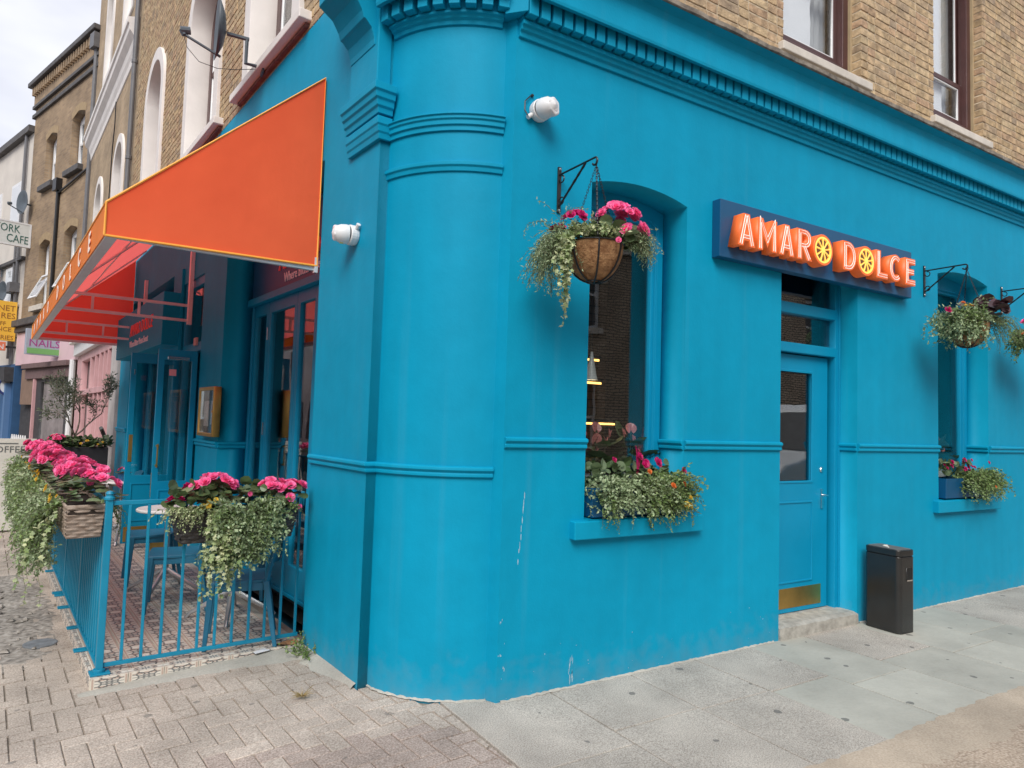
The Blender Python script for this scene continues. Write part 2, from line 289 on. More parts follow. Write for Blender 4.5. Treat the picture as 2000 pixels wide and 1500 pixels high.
RUB = groundmat('broken_patch', (.31, .28, .245), (.12, .11, .10), (.47, .44, .40), 45, .9, .35, 0, 1.2)

# ------------------------------------------------------------------ object helpers
def prep(o, label=None, cat=None, group=None, kind=None):
    if label: o['label'] = label
    if cat: o['category'] = cat
    if group: o['group'] = group
    if kind: o['kind'] = kind
    return o
def empty(name, loc=(0, 0, 0), M=None, **k):
    o = bpy.data.objects.new(name, None); o.empty_display_size = .1; COL.objects.link(o)
    if M is not None: o.matrix_world = M
    else: o.location = loc
    return prep(o, **k)
def obj(name, data, m=None, parent=None, M=None, bevel=0, smooth=False, kind=None, label=None, seg=2):
    o = bpy.data.objects.new(name, data); COL.objects.link(o)
    if parent is not None: o.parent = parent
    if M is not None: o.matrix_local = M
    if m is not None and not data.materials: data.materials.append(m)
    if bevel:
        b = o.modifiers.new('bevel', 'BEVEL'); b.width = bevel; b.segments = seg; b.limit_method = 'ANGLE'; b.angle_limit = R(35); b.harden_normals = False
    if smooth:
        for p in data.polygons: p.use_smooth = True
    if kind: o['kind'] = kind
    if label: o['label'] = label
    return o
def copy_tree(o, parent=None):
    c = o.copy(); COL.objects.link(c)
    if parent is not None:
        c.parent = parent; c.matrix_parent_inverse = o.matrix_parent_inverse.copy()
    for ch in list(o.children): copy_tree(ch, c)
    return c
class MB:
    def __init__(s): s.v = []; s.f = []
    def add(s, vs, fs, T=None):
        n = len(s.v)
        s.v += [tuple(T @ Vector(v)) if T is not None else tuple(v) for v in vs]; s.f += [tuple(i+n for i in f) for f in fs]; return s
    def box(s, x0, x1, y0, y1, z0, z1, T=None):
        return s.add([(x0, y0, z0), (x1, y0, z0), (x1, y1, z0), (x0, y1, z0), (x0, y0, z1), (x1, y0, z1), (x1, y1, z1), (x0, y1, z1)],
                     [(0, 3, 2, 1), (4, 5, 6, 7), (0, 1, 5, 4), (1, 2, 6, 5), (2, 3, 7, 6), (3, 0, 4, 7)], T)
    def prism(s, poly, a0, a1, axis='y', T=None):
        def P(p, a): return (p[0], a, p[1]) if axis == 'y' else ((a, p[0], p[1]) if axis == 'x' else (p[0], p[1], a))
        n = len(poly); vs = [P(p, a0) for p in poly] + [P(p, a1) for p in poly]
        return s.add(vs, [tuple(range(n)), tuple(range(2*n-1, n-1, -1))] + [(i, i+n, (i+1) % n+n, (i+1) % n) for i in range(n)], T)
    def tube(s, pts, r, n=6, closed=False, cap=True, T=None):
        pts = [Vector(p) for p in pts]; m = len(pts); vs = []; up = None
        rr = r if isinstance(r, (list, tuple)) else [r]*m
        for i, p in enumerate(pts):
            a = pts[(i-1) % m] if (closed or i > 0) else p; b = pts[(i+1) % m] if (closed or i < m-1) else p
            t = (b-a).normalized()
            if up is None: up = Vector((0, 0, 1)) if abs(t.z) < .9 else Vector((1, 0, 0))
            x = t.cross(up)
            if x.length < 1e-5: x = t.orthogonal()
            x.normalize(); y = t.cross(x); up = -y if False else x.cross(t)
            for k in range(n):
                an = 2*PI*(k+.5)/n; vs.append(p + (x*math.cos(an) + y*math.sin(an))*rr[i])
        fs = []
        for i in range(m if closed else m-1):
            for k in range(n):
                a = i*n+k; b = i*n+(k+1) % n; j = ((i+1) % m)*n
                fs.append((a, b, j+(k+1) % n, j+k))
        if cap and not closed: fs += [tuple(range(n-1, -1, -1)), tuple((m-1)*n+k for k in range(n))]
        return s.add(vs, fs, T)
    def lathe(s, prof, n=24, T=None, a0=0, a1=2*PI):
        full = abs(a1-a0-2*PI) < 1e-6; cols = n if full else n+1; vs = []
        for k in range(cols):
            a = a0+(a1-a0)*k/n
            for r, z in prof: vs.append((r*math.cos(a), r*math.sin(a), z))
        m = len(prof); fs = []
        for k in range(n):
            k2 = (k+1) % cols
            for i in range(m-1): fs.append((k*m+i, k2*m+i, k2*m+i+1, k*m+i+1))
        return s.add(vs, fs, T)
    def sweep(s, prof, path, closed_prof=True, T=None):
        """prof: (d,z); path: list of ((x,y),(nx,ny))"""
        m = len(prof); vs = [(p[0]+n[0]*d, p[1]+n[1]*d, z) for p, n in path for d, z in prof]; fs = []
        for i in range(len(path)-1):
            for k in range(m if closed_prof else m-1):
                k2 = (k+1) % m; fs.append((i*m+k, (i+1)*m+k, (i+1)*m+k2, i*m+k2))
        if closed_prof: fs += [tuple(range(m-1, -1, -1)), tuple((len(path)-1)*m+k for k in range(m))]
        return s.add(vs, fs, T)
    def mesh(s, name, recalc=True):
        me = bpy.data.meshes.new(name); me.from_pydata(s.v, [], s.f)
        if recalc:
            b = bmesh.new(); b.from_mesh(me); bmesh.ops.recalc_face_normals(b, faces=b.faces); b.to_mesh(me); b.free()
        me.update(); return me
    def obj(s, name, m, parent=None, M=None, **k): return obj(name, s.mesh(name), m, parent, M, **k)

def plate(name, outer, holes, y0, y1, m, parent=None, M=None, **k):
    """polygon with holes in the x-z plane, solid between y0 and y1"""
    cu = bpy.data.curves.new('c', 'CURVE'); cu.dimensions = '2D'; cu.fill_mode = 'BOTH'; cu.extrude = (y1-y0)/2
    for poly in [outer]+holes:
        sp = cu.splines.new('POLY'); sp.points.add(len(poly)-1); sp.use_cyclic_u = True
        for i, p in enumerate(poly): sp.points[i].co = (p[0], p[1], 0, 1)
    t = bpy.data.objects.new('c', cu); COL.objects.link(t)
    me = bpy.data.meshes.new_from_object(t.evaluated_get(bpy.context.evaluated_depsgraph_get())); bpy.data.objects.remove(t); bpy.data.curves.remove(cu)
    for v in me.vertices: x, y, z = v.co; v.co = (x, (y0+y1)/2+z, y)
    me.materials.clear()
    b = bmesh.new(); b.from_mesh(me); bmesh.ops.remove_doubles(b, verts=b.verts, dist=1e-5); bmesh.ops.recalc_face_normals(b, faces=b.faces); b.to_mesh(me); b.free(); me.name = name
    return obj(name, me, m, parent, M, **k)
def rect(x0, x1, z0, z1): return [(x0, z0), (x1, z0), (x1, z1), (x0, z1)]
def arched(x0, x1, z0, zs, rise, n=14):
    """rectangle with a segmental head: springing height zs"""
    w = (x1-x0)/2; r = (w*w+rise*rise)/(2*rise); c = zs+rise-r; a = math.asin(min(1, w/r)); 
    if rise > w: a = PI-a
    pts = [(x0, z0), (x1, z0)]
    for i in range(n+1):
        t = a-2*a*i/n; pts.append(((x0+x1)/2+r*math.sin(t), c+r*math.cos(t)))
    return pts
def roundrect(x0, x1, z0, z1, r, top=True, bot=False, n=5):
    p = []
    def arc(cx, cz, a0): 
        for i in range(n+1): a = a0+PI/2*i/n; p.append((cx+r*math.cos(a), cz+r*math.sin(a)))
    if bot: arc(x0+r, z0+r, PI); arc(x1-r, z0+r, 1.5*PI)
    else: p.extend([(x0, z0), (x1, z0)])
    if top: arc(x1-r, z1-r, 0); arc(x0+r, z1-r, PI/2)
    else: p.extend([(x1, z1), (x0, z1)])
    return p
def text(name, body, size, m, parent=None, M=None, ext=.002, align='LEFT', sx=1, bold=0, label=None):
    cu = bpy.data.curves.new('t', 'FONT'); cu.body = body; cu.size = size; cu.extrude = ext; cu.align_x = align; cu.offset = bold; cu.resolution_u = 2
    t = bpy.data.objects.new('t', cu); COL.objects.link(t)
    me = bpy.data.meshes.new_from_object(t.evaluated_get(bpy.context.evaluated_depsgraph_get())); bpy.data.objects.remove(t); bpy.data.curves.remove(cu)
    for v in me.vertices: x, y, z = v.co; v.co = (x*sx, -z, y)
    me.materials.clear(); me.name = name
    return obj(name, me, m, parent, M, label=label)
def T3(x, y, z): return Matrix.Translation((x, y, z))
def straight(x0, x1, y=0): return [((x0, y), (0, -1)), ((x1, y), (0, -1))]

# ------------------------------------------------------------------ foliage helpers
OVAL = (np.array([(0, 0, 0), (.32, .45, .10), (0, 1, -.05), (-.32, .45, .10)]), [(0, 1, 2), (0, 2, 3)])
NARROW = (np.array([(0, 0, 0), (.15, .45, .06), (0, 1, -.08), (-.15, .45, .06)]), [(0, 1, 2), (0, 2, 3)])
_iv = [(0, .4, .06), (0, 0, 0), (.42, .12, 0), (.30, .38, .02), (.52, .62, -.05), (.16, .70, .02), (0, 1.05, -.08), (-.16, .70, .02), (-.52, .62, -.05), (-.30, .38, .02), (-.42, .12, 0)]
IVYT = (np.array(_iv), [(0, i, i+1 if i < 10 else 1) for i in range(1, 11)])
_rd = [(0, .45, -.08)] + [(.52*math.sin(a)*(1+.08*(i % 2)), .48-.52*math.cos(a)*(1+.08*(i % 2)), .07*math.cos(2*a)) for i, a in enumerate([2*PI*k/9 for k in range(9)])]
ROUND = (np.array(_rd), [(0, 1+i, 1+(i+1) % 9) for i in range(9)])
class Leaves:
    def __init__(s): s.P = []; s.D = []; s.U = []; s.S = []
    def add(s, p, d, u, size): s.P.append(tuple(p)); s.D.append(tuple(d)); s.U.append(tuple(u)); s.S.append(size)
    def mesh(s, name, tpl, stems=None):
        tv, tf = tpl; P = np.array(s.P); D = np.array(s.D); U = np.array(s.U); S = np.array(s.S)[:, None]
        D = D/np.maximum(np.linalg.norm(D, axis=1, keepdims=True), 1e-6); X = np.cross(D, U); X = X/np.maximum(np.linalg.norm(X, axis=1, keepdims=True), 1e-6); Z = np.cross(X, D)
        V = P[:, None, :] + S[:, None, :]*(tv[None, :, 0:1]*X[:, None, :] + tv[None, :, 1:2]*D[:, None, :] + tv[None, :, 2:3]*Z[:, None, :])
        k = len(tv); V = V.reshape(-1, 3); F = (np.array(tf)[None] + (np.arange(len(P))*k)[:, None, None]).reshape(-1, 3)
        me = bpy.data.meshes.new(name); me.from_pydata(V.tolist(), [], F.tolist()); me.update(); return me
def rdir(r, zmin=-1):
    while 1:
        v = Vector((r.uniform(-1, 1), r.uniform(-1, 1), r.uniform(zmin, 1)))
        if .1 < v.length < 1: return v.normalized()
def strand(lv, r, p, v, length, droop, step, size, stems=None, wob=.25, taper=.4, spread=.9):
    p = Vector(p); v = Vector(v).normalized(); n = max(2, int(length/step)); pts = [p.copy()]
    for i in range(n):
        v = (v + Vector((r.gauss(0, wob), r.gauss(0, wob), r.gauss(0, wob)))*.35 + Vector((0, 0, -droop))).normalized()
        p = p + v*step; pts.append(p.copy())
        d = (v*.6 + rdir(r)*spread).normalized()
        u = (Vector((0, 0, 1)) + rdir(r)*.8 - Vector((0, .25, 0))).normalized()
        lv.add(p, d, u, size*(1-taper*i/n)*r.uniform(.7, 1.25))
    if stems is not None and len(pts) > 2: stems.tube(pts[::2] if len(pts) > 5 else pts, .0012, 3, cap=False)
def blossom(seed, rad=.03):
    """double begonia flower: rings of cupped petals round +z"""
    r = random.Random(seed); b = MB()
    for ring, (n, R0, tilt, z) in enumerate(((6, 1.0, .25, 0), (5, .78, .6, .12), (4, .5, 1.0, .2), (3, .28, 1.3, .25))):
        for k in range(n):
            a = 2*PI*(k+r.uniform(-.2, .2))/n + ring*.6; T = Matrix.Translation((0, 0, z*rad)) @ Matrix.Rotation(a, 4, 'Z') @ Matrix.Rotation(-tilt+r.uniform(-.12, .12), 4, 'Y')
            w = rad*R0*r.uniform(.5, .62); l = rad*R0*r.uniform(.92, 1.1)
            b.add([(0, 0, 0), (l*.55, -w, l*.05), (l*.95, -w*.6, -l*.02), (l, 0, l*.08), (l*.95, w*.6, -l*.02), (l*.55, w, l*.05), (l*.5, 0, -l*.1)],
                  [(0, 1, 6), (1, 2, 6), (2, 3, 6), (3, 4, 6), (4, 5, 6), (5, 0, 6)], T)
    me = b.mesh('flower', recalc=False)
    for p in me.polygons: p.use_smooth = True
    return me
BLOOM = []
for i in range(4):
    me = blossom(i); me.materials.append(PINK); BLOOM.append(me)
BLOOMD = []
for i in range(3):
    me = blossom(20+i); me.materials.append(PINKD); BLOOMD.append(me)
BY = blossom(40); BY.materials.append(YEL); BO = blossom(41); BO.materials.append(ORP)
def flower(parent, me, p, up, s, r):
    q = Vector(up).normalized().to_track_quat('Z', 'Y').to_matrix().to_4x4()
    o = bpy.data.objects.new('flower', me); COL.objects.link(o); o.parent = parent
    o.matrix_local = Matrix.Translation(p) @ q @ Matrix.Rotation(r.uniform(0, 6.28), 4, 'Z') @ Matrix.Scale(s, 4); return o
# ==================================================================
# ------------------------------------------------------------------ ground
def sheet(name, pts, z, m, **k):
    b = MB(); b.add([(x, y, z) for x, y in pts], [tuple(range(len(pts)))]); return prep(b.obj(name, m), **k)
sheet('ground', [(-250, -250), (250, -250), (250, 250), (-250, 250)], -.16, TARM, kind='structure')
b = MB(); b.add([(-.3, -1.39, .015), (45, -1.39, .332), (45, -7.4, .28), (-.3, -7.4, -.03)], [(0, 3, 2, 1)])
prep(b.obj('side_road', BUFF), kind='structure')
b = MB(); b.add([(-4.6, -30, -.1), (-4.9, 30, -.1), (-16, 110, -.1), (-26, 110, -.1), (-12, 30, -.1), (-11, -30, -.1)], [tuple(range(6))])
prep(b.obj('front_street', TARM), kind='structure')

# flagstones along the side wall
pav = empty('pavement', kind='structure')
b = MB(); b.add([(-.28, -1.385, .004), (12, -1.385, .075), (12, .4, .075), (-.28, .4, .004)], [(0, 1, 2, 3)]); b.obj('joint_bed', JOINT, pav)
XS = [-.27, .375, 1.0, 1.588, 2.155, 2.77, 3.43, 4.04, 4.66, 5.28, 5.9, 6.52, 7.15, 7.8, 8.4, 9.0, 9.6, 10.2]
YJ = [-.76, -.60, -.62, -.64, -.805, -.625, -.786, -.61, -.76, -.6, -.78, -.62, -.76, -.6, -.78, -.62, -.7]
PALE = {(3, 0), (4, 1), (4, 0), (5, 0), (6, 1), (6, 0), (7, 1), (7, 0), (8, 0), (10, 0), (9, 0)}
r = random.Random(3)
for i in range(len(XS)-1):
    for k, (ya, yb) in enumerate(((-1.378, YJ[i]), (YJ[i], .14 if i == 0 else (.16 if i in (3, 4) else .01)))):
        g = .0035; x0, x1 = XS[i]+g, XS[i+1]-g; bb = MB(); t = [r.uniform(-.002, .002) for _ in range(4)]
        c = [(x0, ya+g), (x1, ya+g), (x1, yb-g), (x0, yb-g)]; cx, cy = (x0+x1)/2, (ya+yb)/2
        if i == 0 and k == 1: c = [(x0, ya+g), (x1, ya+g), (x1, .01), (.03, .01), (-.02, .1), (x0, .2)]; t += [0, 0]
        n = len(c); top = [(x-cx, y-cy, gz(x, y)+t[j]-gz(cx, cy)) for j, (x, y) in enumerate(c)]; bot = [(x, y, z-.05) for x, y, z in top]
        bb.add(top+bot, [tuple(range(n)), tuple(range(2*n-1, n-1, -1))]+[(j, j+n, (j+1) % n+n, (j+1) % n) for j in range(n)])
        bb.obj('paving_slab', SLABP if (i, k) in PALE else SLABG, pav, M=T3(cx, cy, gz(cx, cy)+.004), bevel=.004)

r = random.Random(21); b = MB(); vs = []; fs = []; n = 220
for i in range(n+1):
    x = -.27+10.4*i/n; z = gz(x, -1.38)+.0065; vs += [(x, -1.352+r.uniform(-.012, .014)+.012*math.sin(x*3.1), z), (x, -1.42, z), (x, -1.60+.05*math.sin(x*2.3)+r.uniform(-.03, .03), z-.0095)]
for i in range(n): fs += [(3*i, 3*i+1, 3*i+4, 3*i+3), (3*i+1, 3*i+2, 3*i+5, 3*i+4)]
b.add(vs, fs); prep(b.obj('road_edge_seam', SEAM, smooth=True), kind='structure')
# herringbone pavers on the main-street side
bp_ = empty('brick_pavement', kind='structure')
b = MB(); P = [Lp(-4.5, -1.4, 0), Lp(-4.5, 0, 0), Lp(30, 0, 0), Lp(30, -.1, 0), Lp(.5, -.1, 0), Vector((-.274, .3, 0)), Vector((-.274, -3.9, 0))]
Q = [Lp(-4.5, 0, 0), Lp(-4.5, 3.4, lz(3.4)), Lp(30, 3.4, lz(3.4)), Lp(30, 0, 0)]
b.add([(p.x, p.y, p.z+.002) for p in P+Q], [tuple(range(7)), (7, 8, 9, 10)]); b.obj('joint_bed', JOINT, bp_)
W = .1045; G = .0022; plist = []
r = random.Random(5)
def in_rubble(s, off): return ((s-3.2)/1.5)**2+((off-1.62)/.27)**2 < 1
for ix in range(-125, 50):
    for iy in range(-34, 34):
        t = (ix-iy) % 4
        if t == 0: cx, cy, w, h = ix+1, iy+.5, 2, 1
        elif t == 2: cx, cy, w, h = ix+.5, iy, 1, 2
        else: continue
        s, off = -cx*W, -cy*W*1.0
        p = Lp(s, off, 0)
        if s < -3.6 or s > 12.5 or off > 3.3: continue
        if off < 1.19 and s > .99: continue
        if off < .0 and s > .70: continue
        if p.x > -.2 or p.y < -3.2: continue
        if off < -.02 and s > -.02: continue
        if p.x > -.60 and (p.x+.555)*.72+(p.y-.6)*.694 > -.06: continue
        if in_rubble(s, off): continue
        plist.append((cx, cy, w, h, p))
CAMP = Vector((-2.088, -3.47, 1.62))
plist.sort(key=lambda q: (q[4]-CAMP).length + (0 if (q[4].y > -1.7 and q[4].x > -3.0) else 60))
pm = {}
stuff = MB(); cnt = 0
for cx, cy, w, h, p in plist:
    hw, hh = w*W/2-G, h*W/2-G; z = .012 + lz(-cy*W) + r.uniform(-.0022, .0022); tx, ty = r.gauss(0, .006), r.gauss(0, .006)
    near_edge = p.x > -.275-.17
    red = p.x > -1.5 and (p.y < -.15 - .25*(p.x+.3) and p.y < .1) and r.random() < .8 
    if cnt < 298 and not near_edge:
        key = (w, h, red)
        if key not in pm:
            bb = MB(); bb.box(-hw, hw, -hh, hh, -.03, 0); pm[key] = bb.mesh('paver'); pm[key].materials.append(PAVERR if red else PAVER)
        o = obj('paver', pm[key], None, bp_, bevel=.004, seg=1)
        o.matrix_local = Matrix.Translation(p+Vector((0, 0, z))) @ FL.to_3x3().to_4x4() @ Matrix.Rotation(tx+(.037 if cy < 0 else 0), 4, 'X') @ Matrix.Rotation(ty, 4, 'Y') @ Matrix.Rotation(r.gauss(0, .006), 4, 'Z'); cnt += 1
    else:
        M = Matrix.Translation(p+Vector((0, 0, z))) @ FL.to_3x3().to_4x4() @ Matrix.Rotation(tx+(.037 if cy < 0 else 0), 4, 'X') @ Matrix.Rotation(ty, 4, 'Y')
        vs = [(-hw, -hh, -.03), (hw, -hh, -.03), (hw, hh, -.03), (-hw, hh, -.03), (-hw+.003, -hh+.003, 0), (hw-.003, -hh+.003, 0), (hw-.003, hh-.003, 0), (-hw+.003, hh-.003, 0)]
        vs = [M @ Vector(v) for v in vs]
        if min(v.x for v in vs) > -.3: continue
        vs = [Vector((min(v.x, -.277), v.y, v.z)) for v in vs]
        if near_edge and cnt < 298:
            c = sum(vs, Vector())/8; bb = MB(); bb.add([v-c for v in vs], [(4, 5, 6, 7), (0, 1, 5, 4), (1, 2, 6, 5), (2, 3, 7, 6), (3, 0, 4, 7)])
            bb.obj('paver', PAVERR if red else PAVER, bp_, M=Matrix.Translation(c)); cnt += 1
        else: stuff.add(vs, [(4, 5, 6, 7), (0, 1, 5, 4), (1, 2, 6, 5), (2, 3, 7, 6), (3, 0, 4, 7)])
stuff.obj('far_paver', PAVER, bp_, kind='stuff')
# grey pavement further up the main street
b = MB(); P = [Lp(12.3, -.1, .013), Lp(12.3, 3.3, -.105), Bp(60, 4, -.105), Bp(60, -.5, .013), Bp(0, -.2, .013)]
b.add(P, [tuple(range(5))]); prep(b.obj('far_pavement', SLABG), kind='structure')
# broken tarmac patch beside the terrace
b = MB(); r = random.Random(9); NX, NY = 62, 18; idx = {}; vs = []; fs = []
for i in range(NX+1):
    for j in range(NY+1):
        u, v = -1+2*i/NX, -1+2*j/NY; s, off = 3.2+1.62*u+r.uniform(-.012, .012), 1.60+.31*v+r.uniform(-.008, .008)
        e = u*u+v*v; idx[i, j] = len(vs); vs.append(tuple(Lp(s, off, .012+lz(off)+(r.uniform(-.006, .008) if e < .85 else -.002))))
for i in range(NX):
    for j in range(NY):
        u, v = -1+2*(i+.5)/NX, -1+2*(j+.5)/NY
        if u*u+v*v < 1.06+.12*math.sin(5*math.atan2(v, u)): fs.append((idx[i, j], idx[i+1, j], idx[i+1, j+1], idx[i, j+1]))
b.add(vs, fs); prep(b.obj('broken_paving_patch', RUB, smooth=True), kind='structure')
b = MB(); b.lathe([(0, .004), (.095, .004), (.105, 0), (.105, -.02)], 28); 
prep(b.obj('drain_cover', mat('drain_lid', (.17, .185, .20), .75, var=.25, scale=16, bump=.4, bscale=60), M=T3(-2.27, 2.52, -.035)), label='small round grey drain cover in the broken patch beside the terrace', cat='drain cover')
r = random.Random(12)
b = MB()
for k in range(46):
    s, off = 3.2+1.3*r.uniform(-1, 1), 1.6+.25*r.uniform(-1, 1); q = r.uniform(.01, .035); T = Matrix.Translation(Lp(s, off, .02-.06)) @ Matrix.Rotation(r.uniform(0, 6), 4, 'Z')
    b.add([(-q, -q*.7, 0), (q, -q*.5, 0), (q*.7, q*.8, 0), (-q*.8, q*.6, 0), (-q*.4, -q*.3, q*.6), (q*.5, -q*.2, q*.5), (q*.2, q*.4, q*.6)], [(0, 1, 5, 4), (1, 2, 6, 5), (2, 3, 6), (3, 0, 4, 6), (4, 5, 6)], T)
prep(b.obj('rubble', RUB), kind='stuff', label='loose rubble and crumbs of the broken paving beside the terrace')

# ------------------------------------------------------------------ terrace
DZ = .035; TE = .935
ter = empty('terrace', M=FL, kind='structure')
b = MB(); P = [(-TE-.005, -1.262), (-TE-.005, .02), (-9.0, .02), (-9.0, -1.262)]
b.prism(P, -.12, DZ-.012, 'z'); b.obj('terrace_base', CONC, ter)
tb = MB(); tb.box(-.0985, .0985, -.0985, .0985, -.012, 0); tm = tb.mesh('tile'); tm.materials.append(TILE)
r = random.Random(2); fart = MB(); nt_ = 0
for k in range(41):
    for j in range(7):
        s, off = TE+.185+.2*k, 1.142-.2*j
        if j == 6: continue
        if nt_ < 220:
            o = obj('tile', tm, None, ter, bevel=.002, seg=1); o.matrix_local = Matrix.Translation((-s, -off, DZ+r.uniform(-.0006, .0006))) @ Matrix.Rotation(r.choice((PI/2, -PI/2)), 4, 'Z') @ Matrix.Rotation(r.gauss(0, .003), 4, 'X'); nt_ += 1
        else: fart.box(-s-.0985, -s+.0985, -off-.0985, -off+.0985, DZ-.012, DZ)
fart.obj('far_tile', TILE, ter, kind='stuff')
b = MB(); b.add([(-.9, -.065, DZ-.006), (-.9, .0, DZ-.006), (-9, .0, DZ-.006), (-9, -.065, DZ-.006)], [(0, 1, 2, 3)]); b.obj('wall_strip', CONC, ter)
# edging tiles: riser + nosing
eb = MB(); eb.box(-.0985, .0985, 0, .012, -.042, .035); em = eb.mesh('edging_tile'); em.materials.append(EDGE)
for j in range(6):
    off = 1.172-.2*j; s = TE-.012
    o = obj('edging_tile', em, None, ter, bevel=.002, seg=1); o.matrix_local = Matrix.Translation((-s, -off, -.002)) @ Matrix.Rotation(R(90), 4, 'Z')
    o2 = obj('tile', tm, None, ter); o2.matrix_local = Matrix.Translation((-s-.04, -off, DZ-.0005)) @ Matrix.Diagonal((.40, 1, 1, 1))
for k in range(30):
    o = obj('edging_tile', em, None, ter, bevel=.002, seg=1); o.matrix_local = Matrix.Translation((-(TE+.10+.2*k), -1.275, -.002))
    o2 = obj('tile', tm, None, ter); o2.matrix_local = Matrix.Translation((-(TE+.10+.2*k), -1.255, DZ-.0006)) @ Matrix.Rotation(R(90), 4, 'Z') @ Matrix.Diagonal((.18, 1, 1, 1))
# cement fillet in front of the terrace
r = random.Random(31); b = MB(); vs = []; fs = []; n = 26
for i in range(n):
    t = i/(n-1); off = 1.34-1.36*t; s1 = TE-.010; wd = (.09+.16*t**1.3)*(1+.12*math.sin(9*t))+r.uniform(-.012, .012)
    vs += [tuple(Lp(s1, off, -.038+.066*t**.8)), tuple(Lp(s1-wd*.6, off, .022+lz(off))), tuple(Lp(s1-wd, off+r.uniform(-.01, .01), .010+lz(off)))]
for i in range(n-1): fs += [(3*i, 3*i+1, 3*i+4, 3*i+3), (3*i+1, 3*i+2, 3*i+5, 3*i+4)]
b.add(vs, fs); prep(b.obj('cement_fillet', CONC, smooth=True), kind='structure')

r = random.Random(32); b = MB(); vs = []; fs = []; n = 18
for i in range(n+1):
    s = 1.0-.98*i/n; w = .03+.085*math.sin(PI*min(1, i/n+.12))*(1+.2*math.sin(i*1.9))+r.uniform(-.01, .01)
    vs += [tuple(Lp(s, -.01, .045)), tuple(Lp(s, w*.5, .030)), tuple(Lp(s+r.uniform(-.01, .01), w, .0125+lz(w)))]
for i in range(n): fs += [(3*i, 3*i+1, 3*i+4, 3*i+3), (3*i+1, 3*i+2, 3*i+5, 3*i+4)]
b.add(vs, fs); prep(b.obj('cement_fillet', CONC, smooth=True), kind='structure')
# ------------------------------------------------------------------ corner building
bld = empty('corner_building', label='bright blue rendered corner restaurant with yellow brick upper storeys and curved corner', cat='building')
# side wall
W1 = (.60, 1.453); W2 = (4.80, 5.77); DR = (2.487, 3.498)
def grav(x0, x1, z0): return arched(x0, x1, z0, 3.19, .062)
side = plate('side_wall', rect(0, 9.6, -.2, 4.45), [grav(*W1, .93), grav(*W2, .9), rect(*DR, -.12, 3.15)], 0, .36, BLUE, bld)
b = MB(); b.add([(0, 0, -.2), (0, 0, 4.1), (-.032, .075, 4.1), (-.032, .075, -.2), (.3, .36, -.2), (.3, .36, 4.1)], [(0, 3, 2, 1), (2, 3, 4, 5)]); b.obj('corner_return', BLUE, bld)
# curved corner
A = Vector((-.555, .600)); B = Vector((-.030, .072)); mid = (A+B)/2; ch = B-A; hw = ch.length/2; sag = .108; RR = (hw*hw+sag*sag)/(2*sag)
nrm = Vector((-.72, -.694)).normalized(); nrm = Vector((ch.y, -ch.x)).normalized()
if nrm.dot(Vector((-1, -1))) < 0: nrm = -nrm
cc = mid - nrm*(RR-sag); half = math.asin(hw/RR); a_mid = math.atan2(nrm.y, nrm.x)
def arcpath(n=28, e=0):
    out = []; sgn = 1 if (A-cc).angle_signed(B-cc) < 0 else -1
    for i in range(n+1):
        a = a_mid - sgn*half + sgn*2*half*i/n
        d = Vector((math.cos(a), math.sin(a))); out.append((tuple(cc+d*RR), tuple(d)))
    if (Vector(out[0][0])-A).length > (Vector(out[-1][0])-A).length: out.reverse()
    return out
AP = arcpath()
b = MB(); b.sweep([(0, -.2), (0, 4.15)], AP, closed_prof=False); b.obj('curved_corner', BLUE, bld, smooth=True)
def mould(name, prof, path, M=None, smooth=False, m=BLUE, parent=bld): 
    bb = MB(); bb.sweep(prof, path); return bb.obj(name, m, parent, M, bevel=.0025, seg=2)
def dado(zt): return [(-.01, zt-.006), (.012, zt), (.028, zt-.008), (.030, zt-.024), (.020, zt-.034), (.014, zt-.040), (.019, zt-.048), (.019, zt-.062), (.006, zt-.070), (-.01, zt-.070)]
for x0, x1 in ((0.0, .60), (1.453, 2.487), (3.498, 4.80), (5.77, 9.6)):
    path = straight(x0, x1)
    mould('dado_moulding', dado(1.545), path)
for x in (W1[1], W2[1], DR[1]):
    dep = .165 if x == DR[1] else .23
    mould('dado_moulding', [(d*.8, z) for d, z in dado(1.545)], [((x, dep), (-1, 0)), ((x, .0), (-1, 0))])
mould('dado_moulding', dado(1.365), AP)
AP2 = AP
bandp = lambda z0, z1: [(-.01, z0), (.014, z0), (.014, z0+.03), (.026, z0+.034), (.026, z1-.038), (.036, z1-.030), (.036, z1-.012), (.046, z1-.008), (.046, z1), (-.01, z1+.006)]
mould('column_band', bandp(3.367, 3.465), AP)
mould('column_band', [(-.01, 3.118), (.012, 3.12), (.016, 3.145), (.026, 3.155), (.026, 3.176), (-.01, 3.182)], AP)
